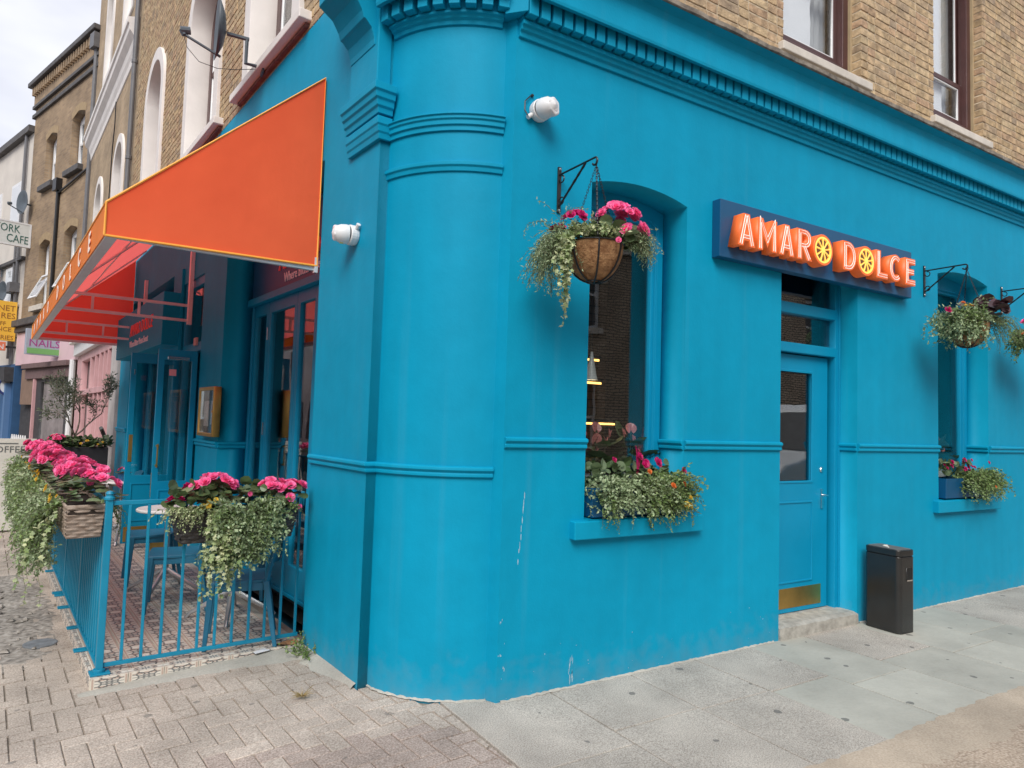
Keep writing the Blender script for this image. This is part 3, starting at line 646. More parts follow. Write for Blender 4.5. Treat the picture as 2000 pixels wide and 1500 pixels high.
# cornice
def cornice(path, pre):
    mould(pre+'bed_moulding', [(-.01, 3.955), (.016, 3.958), (.020, 3.985), (.036, 3.995), (.042, 4.015), (.058, 4.02), (.058, 4.044), (-.01, 4.044)], path)
    mould(pre+'dentil_backing', [(-.01, 4.046), (.045, 4.046), (.045, 4.178), (-.01, 4.178)], path)
    mould(pre+'fascia', [(-.01, 4.18), (.13, 4.18), (.132, 4.146), (.158, 4.146), (.162, 4.165), (.160, 4.28), (.162, 4.34), (.178, 4.385), (.236, 4.405), (-.01, 4.405)], path)
cornice(straight(.012, 9.6), '')
for nm, pf in (('bed_moulding', [(-.01, 4.02), (.014, 4.022), (.018, 4.045), (.034, 4.055), (.040, 4.07), (.056, 4.075), (.056, 4.09), (-.01, 4.09)]), ('dentil_backing', [(-.01, 4.092), (.045, 4.092), (.045, 4.198), (-.01, 4.198)]), ('fascia', [(-.01, 4.20), (.13, 4.20), (.132, 4.17), (.158, 4.17), (.162, 4.19), (.160, 4.29), (.162, 4.345), (.178, 4.385), (.236, 4.405), (-.01, 4.405)])):
    mould(nm, pf, AP[1:-1])
db = MB(); db.box(-.0325, .0325, -.108, -.04, 4.056, 4.176); dm = db.mesh('dentil'); dm.materials.append(BLUE)
x = .055; k = 0
while x < 9.55:
    o = obj('dentil', dm, None, bld, bevel=.003, seg=1); o.matrix_local = Matrix.Translation((x, 0, 0)); x += .0848
n = 9
for k in range(n):
    p, d = arcpath(n)[k][0], None
    q0, q1 = arcpath(n)[k], arcpath(n)[k+1]; d = (Vector(q0[1])+Vector(q1[1])).normalized(); p = cc+d*RR
    M = Matrix((Vector((-d.y, d.x, 0)), Vector((-d.x, -d.y, 0)), Vector((0, 0, 1)))).transposed().to_4x4(); M.translation = (p.x, p.y, .04)
    o = obj('dentil', dm, None, bld, bevel=.003, seg=1); o.matrix_local = M
b = MB(); b.prism([(-.085, .0), (.012, -.108), (.012, .04), (-.045, .09)], 4.07, 4.176, 'z'); b.obj('corner_block', BLUE, bld, bevel=.003)
lp = [(-.02, 4.407), (.238, 4.407), (.247, 4.411), (.247, 4.442), (.238, 4.449), (-.02, 4.58)]
bb = MB()
n = 120; r = random.Random(44); path = []
for i in range(n+1): path.append(((.02+9.58*i/n, r.uniform(-.006, .004)), (0, -1)))
bb.sweep(lp, path); bb.obj('ledge', LEDGE, bld)
mould('ledge', lp, AP[1:-1], m=LEDGE)


# main-street facade (frame FL: x = -s)
BAY1 = (-3.38, -.90); ENT = (-5.27, -4.27); BAY2 = (-8.95, -5.72)
plate('front_wall', rect(-9.95, 0, -.2, 4.68), [rect(*BAY1, -.1, 3.5), rect(*ENT, -.1, 3.2), rect(*BAY2, -.1, 3.4)], 0, .34, BLUE, bld, FL)
b = MB(); b.box(-.002, .0, 0.0, .09, -.2, 4.6); b.obj('pilaster_side', BLUE, bld, FL)
lfl = lambda x0, x1: [((x0, 0), (0, -1)), ((x1, 0), (0, -1))]
def cornerwrap(x0): return [((x0, 0), (0, -1)), ((0, 0), (.7071*1.414, -.7071*1.414)), ((0, .062), (1, 0))]
mould('dado_moulding', dado(1.365), cornerwrap(-.90), FL)
mould('dado_moulding', [(d*.8, z) for d, z in dado(1.365)], [((-.9, .28), (-1, 0)), ((-.9, 0), (-1, 0))], FL)
mould('dado_moulding', dado(1.355), lfl(-4.27, -3.38), FL)
mould('dado_moulding', dado(1.355), [((-3.38, 0), (1, 0)), ((-3.38, .27), (1, 0))], FL)
mould('dado_moulding', dado(1.355), lfl(-9.95, -8.95), FL)
# capital on the pilaster
def cap(z0, z1, n, d0, d1):
    p = [(-.01, z0)]
    for i in range(n):
        d = d0+(d1-d0)*(i+1)/n; za = z0+(z1-z0)*i/n; zb = z0+(z1-z0)*(i+1)/n
        p += [(d, za), (d+.004, za+(zb-za)*.75)] if i < n-1 else [(d, za), (d, zb)]
    return p+[(-.01, z1)]
CW = [((-.44, .0), (0, -1)), ((0, 0), (1, -1)), ((0, .055), (1, 0))]
mould('capital', cap(3.365, 3.50, 3, .012, .045), CW, FL)
mould('capital', cap(3.515, 3.69, 4, .03, .092), CW, FL)
b = MB(); b.box(-.40, .004, -.045, .05, 3.66, 4.4); b.obj('upper_pilaster', BLUE, bld, FL, bevel=.006)
# console bracket above
pr = [(.05, 3.98), (.055, 4.02), (.075, 4.08), (.115, 4.12), (.13, 4.125), (.145, 4.17), (.19, 4.24), (.27, 4.29), (.285, 4.30), (.285, 4.6), (.0, 4.6), (.0, 3.98)]
b = MB(); b.prism([(-o, z) for o, z in pr], -.40, -.035, 'x'); b.obj('console_bracket', BLUE, bld, FL, bevel=.004)
b = MB(); b.box(-.43, .05, -.33, .08, 4.46, 4.75); b.obj('cornice_block', BLUE, bld, FL, bevel=.005)

# windows on the side street
def sidewindow(x0, x1, z0, fy, zr):
    x0 += .0015; x1 -= .0015
    f = plate('window', grav(x0, x1, z0), [roundrect(x0+.07, x1-.07, z0+.06, 3.115, .07)], fy, fy+.055, BLUED, bld, bevel=.004)
    p2 = plate('inner_frame', roundrect(x0+.04, x1-.04, z0+.03, 3.14, .08), [roundrect(x0+.092, x1-.092, z0+.085, 3.09, .06)], fy+.02, fy+.07, BLUED, f, bevel=.004)
    plate('bead', roundrect(x0+.052, x1-.052, z0+.04, 3.128, .075), [roundrect(x0+.062, x1-.062, z0+.05, 3.12, .07)], fy-.008, fy+.01, BLUED, f, bevel=.003)
    g = MB(); g.box(x0+.05, x1-.05, fy+.052, fy+.058, z0+.04, 3.13); g.obj('pane', GLASS, f)
    return f
sidewindow(*W1, .93, .235, 0); sidewindow(*W2, .9, .20, 0)
for x0, x1, zt in ((.492, 1.603, 1.038), (4.70, 5.90, 1.03)):
    b = MB(); b.add([(x0, -.055, zt-.117), (x1, -.055, zt-.117), (x1, .25, zt-.117), (x0, .25, zt-.117), (x0, -.055, zt-.006), (x1, -.055, zt-.006), (x1, .25, zt+.01), (x0, .25, zt+.01)], [(0, 3, 2, 1), (4, 5, 6, 7), (0, 1, 5, 4), (1, 2, 6, 5), (2, 3, 7, 6), (3, 0, 4, 7)])
    o = b.obj('window_sill', BLUE, bld, bevel=.006)
# side door
D0, D1 = DR[0]+.0015, DR[1]-.0015; dy = .165
fr = plate('door_frame', rect(D0, D1, .135, 3.15), [rect(D0+.075, D1-.06, .14, 2.285), rect(D0+.075, D1-.06, 2.365, 2.61), rect(D0+.075, D1-.06, 2.70, 3.08)], dy, dy+.09, BLUED, bld, bevel=.005)
for z0, z1 in ((2.355, 2.62), (2.69, 3.09)):
    g = MB(); g.box(D0+.06, D1-.05, dy+.055, dy+.061, z0, z1); g.obj('pane', GLASSD, fr)
b = MB(); b.box(D1-.02, D1+.001, dy-.012, dy+.01, .135, 3.1); b.obj('frame_bead', BLUED, fr, bevel=.004)
dx0, dx1 = D0+.08, 3.41
door = plate('door', rect(dx0, dx1, .148, 2.275), [rect(dx0+.11, 3.195, 1.212, 2.135)], dy+.055, dy+.10, BLUED, bld, bevel=.003)
g = MB(); g.box(dx0+.09, 3.215, dy+.078, dy+.084, 1.19, 2.155); g.obj('pane', GLASSD, door)
plate('panel_moulding', rect(dx0+.10, 3.205, .385, 1.05), [rect(dx0+.115, 3.19, .40, 1.035)], dy+.047, dy+.06, BLUED, door, bevel=.004)
plate('glazing_bead', rect(dx0+.10, 3.207, 1.20, 2.147), [rect(dx0+.118, 3.187, 1.22, 2.127)], dy+.049, dy+.06, BLUED, door, bevel=.003)
b = MB(); b.box(dx0+.02, 3.322, dy+.051, dy+.056, .185, .345); b.obj('kick_plate', BRASS, door, bevel=.001)
h = MB(); h.box(3.315, 3.345, dy+.043, dy+.056, .98, 1.145); h.tube([(3.33, dy+.045, 1.095), (3.33, dy-.002, 1.095), (3.325, dy-.01, 1.095), (3.25, dy-.012, 1.094)], .0075, 8); h.obj('handle', CHROME, door, bevel=.002)
h = MB(); h.lathe([(0, .012), (.018, .012), (.024, .006), (.024, 0)], 20, T=Matrix.Translation((3.325, dy+.055, 1.31)) @ Matrix.Rotation(R(90), 4, 'X')); h.obj('lock', CHROME, door)
b = MB(); nn = 16; r = random.Random(8); vs = []; 
for i in range(nn+1):
    x = DR[0]+.004+(DR[1]-DR[0]-.008)*i/nn; vs += [(x, -.018+r.uniform(-.003, .003), .0), (x, -.013+r.uniform(-.003, .003), .128+r.uniform(-.004, .003)), (x, .03, .140+r.uniform(-.002, .002)), (x, .27, .143)]
b.add(vs, [(4*i+j, 4*i+4+j, 4*i+5+j, 4*i+1+j) for i in range(nn) for j in range(3)]+[(0, 1, 2, 3), (4*nn+3, 4*nn+2, 4*nn+1, 4*nn)]); b.obj('door_step', STEP, bld)
# ragged mortar line at the foot of the wall
r = random.Random(17)
def skirt(path, name='wall_foot_mortar'):
    bb = MB(); vs = []; fs = []
    for i, (p, n) in enumerate(path):
        d = .010+r.uniform(-.005, .014); z = gz(*p)+.004
        vs += [(p[0]-n[0]*.004, p[1]-n[1]*.004, z+.007+r.uniform(-.005, .007)), (p[0]+n[0]*d*.5, p[1]+n[1]*d*.5, z+.008+r.uniform(-.003, .004)), (p[0]+n[0]*d, p[1]+n[1]*d, z+.001)]
    for i in range(len(path)-1): fs += [(3*i, 3*i+3, 3*i+4, 3*i+1), (3*i+1, 3*i+4, 3*i+5, 3*i+2)]
    bb.add(vs, fs); bb.obj(name, CONC, bld, smooth=True)
skirt([((x/40, 0), (0, -1)) for x in range(1, 98)]); skirt([((3.52+x/40, 0), (0, -1)) for x in range(0, 170)])
skirt(arcpath(34))
# chipped paint and drips
CHIP = mat('bare_plaster', (.42, .55, .60), .8, var=.2, scale=60)
def chips(pts):
    bb = MB()
    for x, z, w, h in pts:
        n = 9; vs = [(x, -.0012, z)]
        for k in range(n):
            a = 2*PI*k/n; q = r.uniform(.6, 1.2); vs.append((x+w*q*math.cos(a), -.0012, z+h*q*math.sin(a)))
        bb.add(vs, [(0, 1+k, 1+(k+1) % n) for k in range(n)])
    bb.obj('paint_chip', CHIP, bld)
cl = []
for k in range(9): t = k/8; cl.append((.155-.033*t+r.uniform(-.003, .003), 1.2-.38*t+r.uniform(-.01, .01), r.uniform(.0012, .003), r.uniform(.008, .03)))
for k in range(12): cl.append((.525+r.uniform(-.02, .02), r.uniform(.05, .2), r.uniform(.0012, .003), r.uniform(.01, .035)))
for k in range(10): cl.append((r.uniform(.005, .05), r.uniform(.1, .5), r.uniform(.001, .003), r.uniform(.003, .012)))
for k in range(26): cl.append((r.uniform(.05, 2.4), r.uniform(.03, .45)**1.4, r.uniform(.001, .003), r.uniform(.001, .006)))
chips(cl)
# ------------------------------------------------------------------ upper brick storeys
UZ = 4.462
WA = (2.485, 3.545); WB = (4.745, 5.72)
TOPZ = 8.2
plate('upper_side_wall', rect(.25, 9.6, UZ+.002, TOPZ), [rect(*WA, 4.70, 6.9), rect(*WB, 4.70, 6.9)], .006, .36, MORTAR, bld)
UW = [(1.52, 3.10), (4.05, 5.80), (7.35, 8.90)]
def uarch(s0, s1, z0, zt, ins=0): 
    w = (s1-s0)/2-ins; return arched(-s1+ins, -s0-ins, z0, zt-ins-w*.9, w*.9, 20)
plate('upper_front_wall', rect(-9.95, -.32, 4.682, 9.6), [uarch(a, b_, 4.84, 7.36, .02) for a, b_ in UW], .006, .34, MORTAR, bld, FL)
pp = AP if (Vector(AP[0][0])-A).length < .1 else AP[::-1]; pe = Lp(.40, -.004, 0)
b = MB(); b.sweep([(0, 4.45), (0, 8.2)], [((pe.x, pe.y), (LN.x, LN.y))]+pp+[((.30, .004), (0, -1))], closed_prof=False); b.obj('upper_corner', BRICKN, bld)
# bricks: the nearest ones each an object, the rest one mesh
r = random.Random(77)
def bricks(x0, x1, z0, z1, inside):
    out = []; row = 0; z = z0
    while z < z1-.03:
        x = x0 - r.uniform(0, .02) - (.11 if row % 2 else 0) ; k = row % 2
        while x < x1:
            w = .215 if k % 2 == 0 else .1025
            a, b_ = max(x, x0), min(x+w, x1)
            if b_-a > .03: out += [(p, q, z) for p, q in inside(a, b_, z, z+.065)]
            x += w+.010; k += 1
        z += .075; row += 1
    return out
def cut(holes):
    def f(a, b_, z0, z1):
        segs = [(a, b_)]
        for hx0, hx1, hz0, top in holes:
            new = []
            for p, q in segs:
                zc = (z0+z1)/2
                tt = max(top((max(p, hx0)+min(q, hx1))/2) if q > hx0 and p < hx1 else -9, -9)
                if z1 <= hz0+.01 or z0 >= tt-.02 or q <= hx0 or p >= hx1: new.append((p, q)); continue
                if p < hx0-.02: new.append((p, hx0+.004))
                if q > hx1+.02: new.append((hx1-.004, q))
            segs = new
        return segs
    return f
SB = bricks(.40, 9.6, UZ+.012, 7.4, cut([(*WA, 4.665, lambda x: 6.9), (*WB, 4.665, lambda x: 6.9)]))
def archtop(s0, s1):
    def t(x):
        c = -(s0+s1)/2; w = (s1-s0)/2; u = min(1, abs(x-c)/w); return 7.36-w*.9+w*.9*math.sqrt(max(0, 1-u*u))
    return t
FBk = bricks(-9.93, -.36, 4.69, 9.4, cut([(-b_, -a, 4.60, archtop(a, b_)) for a, b_ in UW]))
allb = [('S', *q) for q in SB]+[('F', *q) for q in FBk]
def bpos(q):
    t, a, b_, z = q; c = Vector(((a+b_)/2, 0, z)); return (FL if t == 'F' else FR) @ c
def vis(q):
    p = bpos(q); d = p-CAMP
    if q[0] == 'S': ok = p.x < 7.2 and p.z < 4.7+max(0, (p.x-1.2))*.37
    else: ok = p.z < 7.2 and -q[1] > 2.9 and -q[2] < 7.5
    return ok, d.length*(1 if q[0] == 'S' else 1.5)
vb = sorted([(vis(q)[1], i) for i, q in enumerate(allb) if vis(q)[0]])[:298]; near = {i for _, i in vb}
bm_ = {}
rest = {'S': MB(), 'F': MB()}
for i, q in enumerate(allb):
    t, a, b_, z = q; w = b_-a; jy = r.uniform(-.0025, .0025); dpt = .112
    if i in near:
        key = round(w, 3) if abs(w-.215) < .002 or abs(w-.1025) < .002 else None
        if key is None or key not in bm_:
            bb = MB(); jj = lambda: r.uniform(-.0022, .0022); hw = w/2
            bb.add([(-hw+jj(), 0, jj()), (0, jj(), jj()), (hw+jj(), 0, jj()), (-hw+jj(), 0, .065+jj()), (0, jj(), .065+jj()), (hw+jj(), 0, .065+jj()),
                    (-hw, dpt, 0), (hw, dpt, 0), (-hw, dpt, .065), (hw, dpt, .065)],
                   [(0, 1, 4, 3), (1, 2, 5, 4), (0, 6, 7, 2, 1), (3, 4, 5, 9, 8), (0, 3, 8, 6), (2, 7, 9, 5)])
            me = bb.mesh('brick'); me.materials.append(STOCK)
            if key: bm_[key] = me
        else: me = bm_[key]
        o = obj('brick', me, None, bld, bevel=.004, seg=1)
        o.matrix_local = (FL if t == 'F' else FR) @ Matrix.Translation(((a+b_)/2, jy, z+r.uniform(-.0015, .0015))) @ Matrix.Rotation(r.gauss(0, .004), 4, 'Y')
    else:
        T = Matrix.Translation(((a+b_)/2, jy, z)); hw = w/2; c = .003
        rest[t].add([(-hw, .004, 0), (hw, .004, 0), (hw, .004, .065), (-hw, .004, .065), (-hw+c, 0, c), (hw-c, 0, c), (hw-c, 0, .065-c), (-hw+c, 0, .065-c), (-hw, dpt, 0), (hw, dpt, 0), (hw, dpt, .065), (-hw, dpt, .065)],
                    [(4, 5, 6, 7), (0, 1, 5, 4), (1, 2, 6, 5), (2, 3, 7, 6), (3, 0, 4, 7), (0, 8, 9, 1), (3, 2, 10, 11), (0, 3, 11, 8), (1, 9, 10, 2)], T)
rest['S'].obj('brickwork', STOCK, bld, kind='stuff'); rest['F'].obj('brickwork', STOCK, bld, FL, kind='stuff')
# sash windows over the side street
CURT = mat('net_curtain', (.60, .61, .62), .9, var=.04, scale=3, transl=.3); BLIND = mat('white_blind', (.80, .81, .84), .8, var=.02)
def sash(x0, x1, zm):
    f = plate('sash_window', rect(x0+.001, x1-.001, 4.703, 6.9), [rect(x0+.10, x1-.10, 4.87, 6.85)], .11, .20, BROWNW, bld, bevel=.004)
    plate('lower_sash', rect(x0+.09, x1-.09, 4.80, zm+.05), [rect(x0+.145, x1-.145, 4.955, zm)], .17, .205, BROWNW, f, bevel=.003)
    plate('upper_sash', rect(x0+.08, x1-.08, zm, 6.86), [rect(x0+.125, x1-.125, zm+.05, 6.8)], .207, .235, BROWNW, f, bevel=.003)
    plate('glazing_bar', rect(x0+.14, x1-.14, 4.95, zm+.004), [rect(x0+.158, x1-.158, 4.966, zm-.012)], .176, .2, WHITE, f)
    plate('glazing_bar', rect(x0+.12, x1-.12, zm+.045, 6.8), [rect(x0+.135, x1-.135, zm+.06, 6.78)], .21, .23, WHITE, f)
    g = MB(); g.box(x0+.1, x1-.1, .184, .190, 4.86, zm+.02); g.obj('pane', GLASSU, f)
    g = MB(); g.box(x0+.1, x1-.1, .214, .220, zm+.02, 6.83); g.obj('pane', GLASSU, f)
    bb = MB(); n = 30; xa = x0+.08; w = (x1-x0)*.57
    vs = []
    for i in range(n+1):
        z = 4.76+2.09*i/n; vs += [(xa, .245, z), (xa+w+r.uniform(-.008, .008), .245, z)]
    bb.add(vs, [(2*i, 2*i+1, 2*i+3, 2*i+2) for i in range(n)]); bb.obj('blind', BLIND, f)
    bb = MB(); vs = []; n = 40
    for i in range(n+1): xx = x0+.05+(x1-x0-.1)*i/n; yy = .33+.02*math.sin(i*1.7)+.008*math.sin(i*4.1); vs += [(xx, yy, 4.78), (xx, yy, 6.88)]
    bb.add(vs, [(2*i, 2*i+2, 2*i+3, 2*i+1) for i in range(n)]); bb.obj('curtain', CURT, f, smooth=True)
    bb = MB(); bb.box(x0-.06, x1+.1, -.05, .105, 4.640, 4.712); bb.obj('window_sill', SILLST, bld, bevel=.008)
    bb = MB(); bb.box(x1-.028, x1-.002, .085, .126, 4.745, 6.9); bb.obj('frame_sealant', mat('sealant', (.42, .32, .19), .8, var=.1), f)
sash(*WA, 5.55); sash(*WB, 5.30)
# arched windows over the main street
for a, b_ in UW:
    z0, zt = 4.84, 7.36
    sr = plate('window_surround', uarch(a, b_, z0-.04, zt), [uarch(a, b_, z0-.03, zt, .19)], -.035, .30, WHITEP, bld, FL, bevel=.006)
    f = plate('sash_window', uarch(a, b_, z0-.02, zt, .185), [uarch(a, b_, z0+.08, zt, .28)], .22, .275, BROWNW, bld, FL, bevel=.004)
    bb = MB(); bb.box(-b_+.25, -a-.25, .232, .27, 5.98, 6.05); bb.obj('meeting_rail', BROWNW, f)
    for dx in (.285,):
        plate('glazing_bar', uarch(a, b_, z0+.08, zt, .275), [uarch(a, b_, z0+.11, zt, .30)], .235, .26, WHITE, f)
    g = MB(); g.box(-b_+.2, -a-.2, .248, .254, z0, zt-.2); g.obj('pane', GLASSU, f)
    bb = MB(); vs = []; n = 30
    for i in range(n+1): xx = -b_+.2+(b_-a-.4)*i/n; yy = .36+.02*math.sin(i*1.9); vs += [(xx, yy, z0), (xx, yy, zt-.25)]
    bb.add(vs, [(2*i, 2*i+2, 2*i+3, 2*i+1) for i in range(n)]); bb.obj('curtain', CURT, f, smooth=True)
    bb = MB(); bb.box(-b_-.16, -a+.2, -.10, .29, 4.742, z0-.02); bb.obj('window_sill', WHITEP, bld, FL, bevel=.008)
    bb = MB(); L_ = (b_-a+.26)/5
    for k in range(5): bb.box(-b_-.10+k*L_+.002, -b_-.10+(k+1)*L_-.002, -.034+r.uniform(-.005, .003), .05, 4.708, 4.740)
    bb.obj('sill_course', REDSTONE, bld, FL, bevel=.005)
# building shell: roof, rear walls, floors (keep the rooms dark)
b = MB()
Pq = [Vector((-.3, .45, 0)), Vector((9.6, .36, 0)), Vector((9.6, 9.8, 0)), Lp(9.9, -1, 0), Lp(9.9, -.34, 0), Lp(.2, -.34, 0)]
def slab(z0, z1): b.prism([(p.x, p.y) for p in Pq], z0, z1, 'z')
slab(3.62, 3.75); slab(.02, .06); slab(8.0, 8.1)
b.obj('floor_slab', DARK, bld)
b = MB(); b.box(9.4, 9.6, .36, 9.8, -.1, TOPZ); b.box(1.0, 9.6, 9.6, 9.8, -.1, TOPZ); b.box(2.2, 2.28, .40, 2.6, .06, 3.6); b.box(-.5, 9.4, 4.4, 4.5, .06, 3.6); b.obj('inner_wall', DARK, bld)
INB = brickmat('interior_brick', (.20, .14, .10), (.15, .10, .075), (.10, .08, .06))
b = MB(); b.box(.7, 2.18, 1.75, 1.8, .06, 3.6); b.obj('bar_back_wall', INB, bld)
WARM = mat('warm_led', (1, .50, .12), .5, emit=2.2)
for x0, x1, z in ((1.2, 2.12, 1.66), (1.2, 1.95, 2.03), (1.2, 1.92, 2.24)):
    b = MB(); b.box(x0, x1, 1.5, 1.745, z, z+.03); o = b.obj('shelf', DARK, bld)
    b = MB(); b.box(x0+.02, x1-.02, 1.505, 1.52, z-.022, z-.004); b.obj('led_strip', WARM, o)
r = random.Random(4)
BOT = mat('bottle_glass', (.10, .07, .03), .15, var=.5)
for z in (1.69, 2.06, 2.27):
    x = 1.25; nb_ = -1
    while x < 1.85:
        nb_ += 1
        b = MB(); hh = r.uniform(.2, .3) if z < 2 else r.uniform(.12, .17); rr = r.uniform(.026, .038)
        b.lathe([(0, 0), (rr, 0), (rr, hh*.62), (rr*.4, hh*.78), (rr*.36, hh), (0, hh)], 10)
        prep(b.obj('bottle', BOT, M=T3(x, 1.62, z), smooth=False), label=('dark bottle on the low lit shelf behind the first side window', 'dark bottle on the middle lit shelf behind the first side window', 'dark bottle on the top lit shelf behind the first side window')[(1.69, 2.06, 2.27).index(z)].replace('dark bottle', ('leftmost', 'second from left', 'third from left', 'fourth from left', 'fifth from left', 'sixth from left', 'seventh from left')[nb_]+' dark bottle'), cat='bottle', group='bottles on the bar shelves'); x += r.uniform(.09, .15)
pl = empty('pendant_lamp', (1.415, 1.0, 2.0), label='slim pale cone pendant lamp hanging inside the first side window', cat='lamp')
b = MB(); b.lathe([(.055, 0), (.05, .005), (.012, .21), (.010, .23), (0, .23)], 20); b.obj('shade', WHITE, pl, smooth=True)
b = MB(); b.tube([(0, 0, .23), (0, 0, 1.6)], .004, 5); b.obj('flex', BLACK, pl)
b = MB(); b.lathe([(0, .012), (.045, .010)], 16); b.obj('bulb', mat('pendant_bulb', (1, .75, .45), .5, emit=5), pl)

# ------------------------------------------------------------------ folding doors and entrance (frame FL)
def bay(x0, x1, leaves, lets, zt=2.74):
    y = .27
    f = plate('shopfront_frame', rect(x0+.001, x1-.001, .09, 3.5), [rect(x0+.04, x1-.04, .12, zt)], y, y+.07, BLUED, bld, FL, bevel=.004)
    b = MB(); b.box(x0+.002, x1-.002, y-.05, y+.01, zt-.01, zt+.06); b.obj('transom', BLUED, f, bevel=.006)
    b = MB(); b.box(x0+.03, x1-.002, y-.012, y+.01, zt+.075, 3.45); b.obj('fascia_board', NAVY, f, bevel=.004)
    xs = [x0+.045]+leaves+[x1-.045]
    for i in range(len(xs)-1):
        a, c = xs[i]+.003, xs[i+1]-.003
        d = plate('folding_door', rect(a, c, .125, zt-.005), [rect(a+.07, c-.07, .36, zt-.12)], y+.012, y+.06, BLUED, f, bevel=.004)
        g = MB(); g.box(a+.06, c-.06, y+.036, y+.042, .35, zt-.11); g.obj('pane', GLASS, d)
    for x in lets:
        for z in (2.42, 1.5, .4): h = MB(); h.tube([(x, y+.006, z-.06), (x, y+.006, z+.06)], .009, 8); h.obj('hinge', CHROME, f)
    return f
f1 = bay(*BAY1, [-2.87, -2.10, -1.62], [-2.87])
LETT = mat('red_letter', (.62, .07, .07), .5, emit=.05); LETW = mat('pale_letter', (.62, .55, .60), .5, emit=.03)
text('lettering', 'AMARO DOLCE', .22, LETT, f1, T3(-2.55, .252, 2.985), .006, bold=.004)
text('lettering', 'Where Bitter Meets Sweet', .125, LETW, f1, T3(-2.40, .252, 2.855), .003, sx=.92)
f2 = bay(*BAY2, [-8.1, -7.3, -6.5], [-8.1, -6.5])
b = MB(); b.box(-5.72, -5.27, -.03, .3, .0, 3.4); b.obj('pilaster', BLUE, bld, FL, bevel=.005)
fb = MB(); fb.box(-8.9, -5.30, -.215, .02, 2.45, 3.1); fo = fb.obj('fascia_box', BLUE, bld, FL, bevel=.006)
text('lettering', 'AMARO DOLCE', .24, LETT, fo, T3(-7.6, -.219, 2.72), .006)
text('lettering', 'Where Bitter Meets Sweet', .13, LETW, fo, T3(-7.6, -.218, 2.56), .003)
ef = plate('entrance_frame', rect(ENT[0]+.001, ENT[1]-.001, .08, 3.2), [rect(ENT[0]+.06, ENT[1]-.06, .09, 2.34), rect(ENT[0]+.06, ENT[1]-.06, 2.44, 3.1)], .02, .10, BLUED, bld, FL, bevel=.005)
g = MB(); g.box(ENT[0]+.05, ENT[1]-.05, .055, .061, 2.43, 3.12); g.obj('pane', GLASS, ef)
b = MB(); b.box(-4.62, -4.50, -.002, .02, 2.40, 2.49); b.obj('notice', mat('pale_notice', (.45, .38, .36), .6), ef)
def leafdoor(name, x, off0, off1, mirror):
    # stands square to the facade, swung outward
    M = FL @ Matrix.Translation((x, 0, 0)) @ Matrix.Rotation(R(-90), 4, 'Z')      # local x -> -y (outward is +x)
    d = plate('entrance_door', rect(off0, off1, .11, 2.315), [rect(off0+.055, off1-.06, .89, 2.20)], -.022, .022, BLUED, bld, M, bevel=.003)
    g = MB(); g.box(off0+.045, off1-.05, -.003, .003, .88, 2.21); g.obj('pane', GLASS, d)
    for yy in (-.03, .022): plate('panel_moulding', rect(off0+.06, off1-.065, .36, .80), [rect(off0+.075, off1-.08, .375, .785)], yy, yy+.008, BLUED, d, bevel=.003)
    for yy in (-.026, .0225):
        b = MB(); b.box(off0+.02, off1-.02, yy, yy+.0035, .13, .30); b.obj('kick_plate', BRASS, d)
    return d
ld1 = leafdoor('near', -4.345, .012, .405, 0)
h = MB()
for yy, sg in ((-.022, -1), (.022, 1)):
    h.tube([(.372, yy, 1.27), (.372, yy+sg*.05, 1.27)], .013, 8); h.tube([(.372, yy, 1.06), (.372, yy+sg*.05, 1.06)], .013, 8); h.tube([(.372, yy+sg*.05, 1.29), (.372, yy+sg*.05, 1.04)], .009, 8)
h.obj('handle', BRASS, ld1)
b = MB(); b.box(.10, .32, .022, .05, 2.205, 2.235); b.obj('door_closer', CHROME, ld1, bevel=.003)
b = MB(); b.box(.395, .4065, -.014, .014, .72, .98); b.obj('lock_plate', BRASS, ld1)
b = MB(); b.box(.22, .29, .0035, .006, 2.03, 2.10); b.obj('sticker', mat('sticker_pink', (.75, .35, .38), .6), ld1)
ld2 = leafdoor('far', -5.20, .03, .535, 1)
b = MB(); b.box(.475, .515, .0225, .028, 1.05, 1.36); b.obj('push_plate', BRASS, ld2)
b = MB(); b.box(.49, .50, .0225, .027, 2.06, 2.12); b.obj('bolt', CHROME, ld2)
b = MB(); b.box(ENT[0]+.01, ENT[1]-.01, -.03, .33, DZ, DZ+.03); b.obj('threshold', SILLST, bld, FL, bevel=.004)
# menu case
mc = empty('menu_case', M=FL @ T3(-3.615, 0, 1.40), label='brass framed menu case on the blue pier beside the entrance', cat='menu case')
plate('case_frame', rect(-.30, .30, 0, .50), [rect(-.27, .27, .035, .465)], -.075, -.002, BRASS, mc, bevel=.004)
b = MB(); b.box(-.28, .28, -.03, -.008, .03, .47); b.obj('backing', mat('menu_board', (.16, .12, .08), .6, var=.3), mc)
for x0, z0, w, hh in ((-.2, .1, .18, .26), (.05, .12, .16, .24)): b = MB(); b.box(x0, x0+w, -.036, -.031, z0, z0+hh); b.obj('menu_sheet', mat('menu_paper', (.75, .73, .66), .8, var=.06, scale=20), mc)
g = MB(); g.box(-.272, .272, -.066, -.062, .03, .47); g.obj('pane', GLASS, mc)
b = MB(); b.lathe([(0, .01), (.01, .01), (.01, 0)], 12, T=Matrix.Translation((.285, -.075, .25)) @ Matrix.Rotation(R(90), 4, 'X')); b.obj('lock', BRASS, mc)

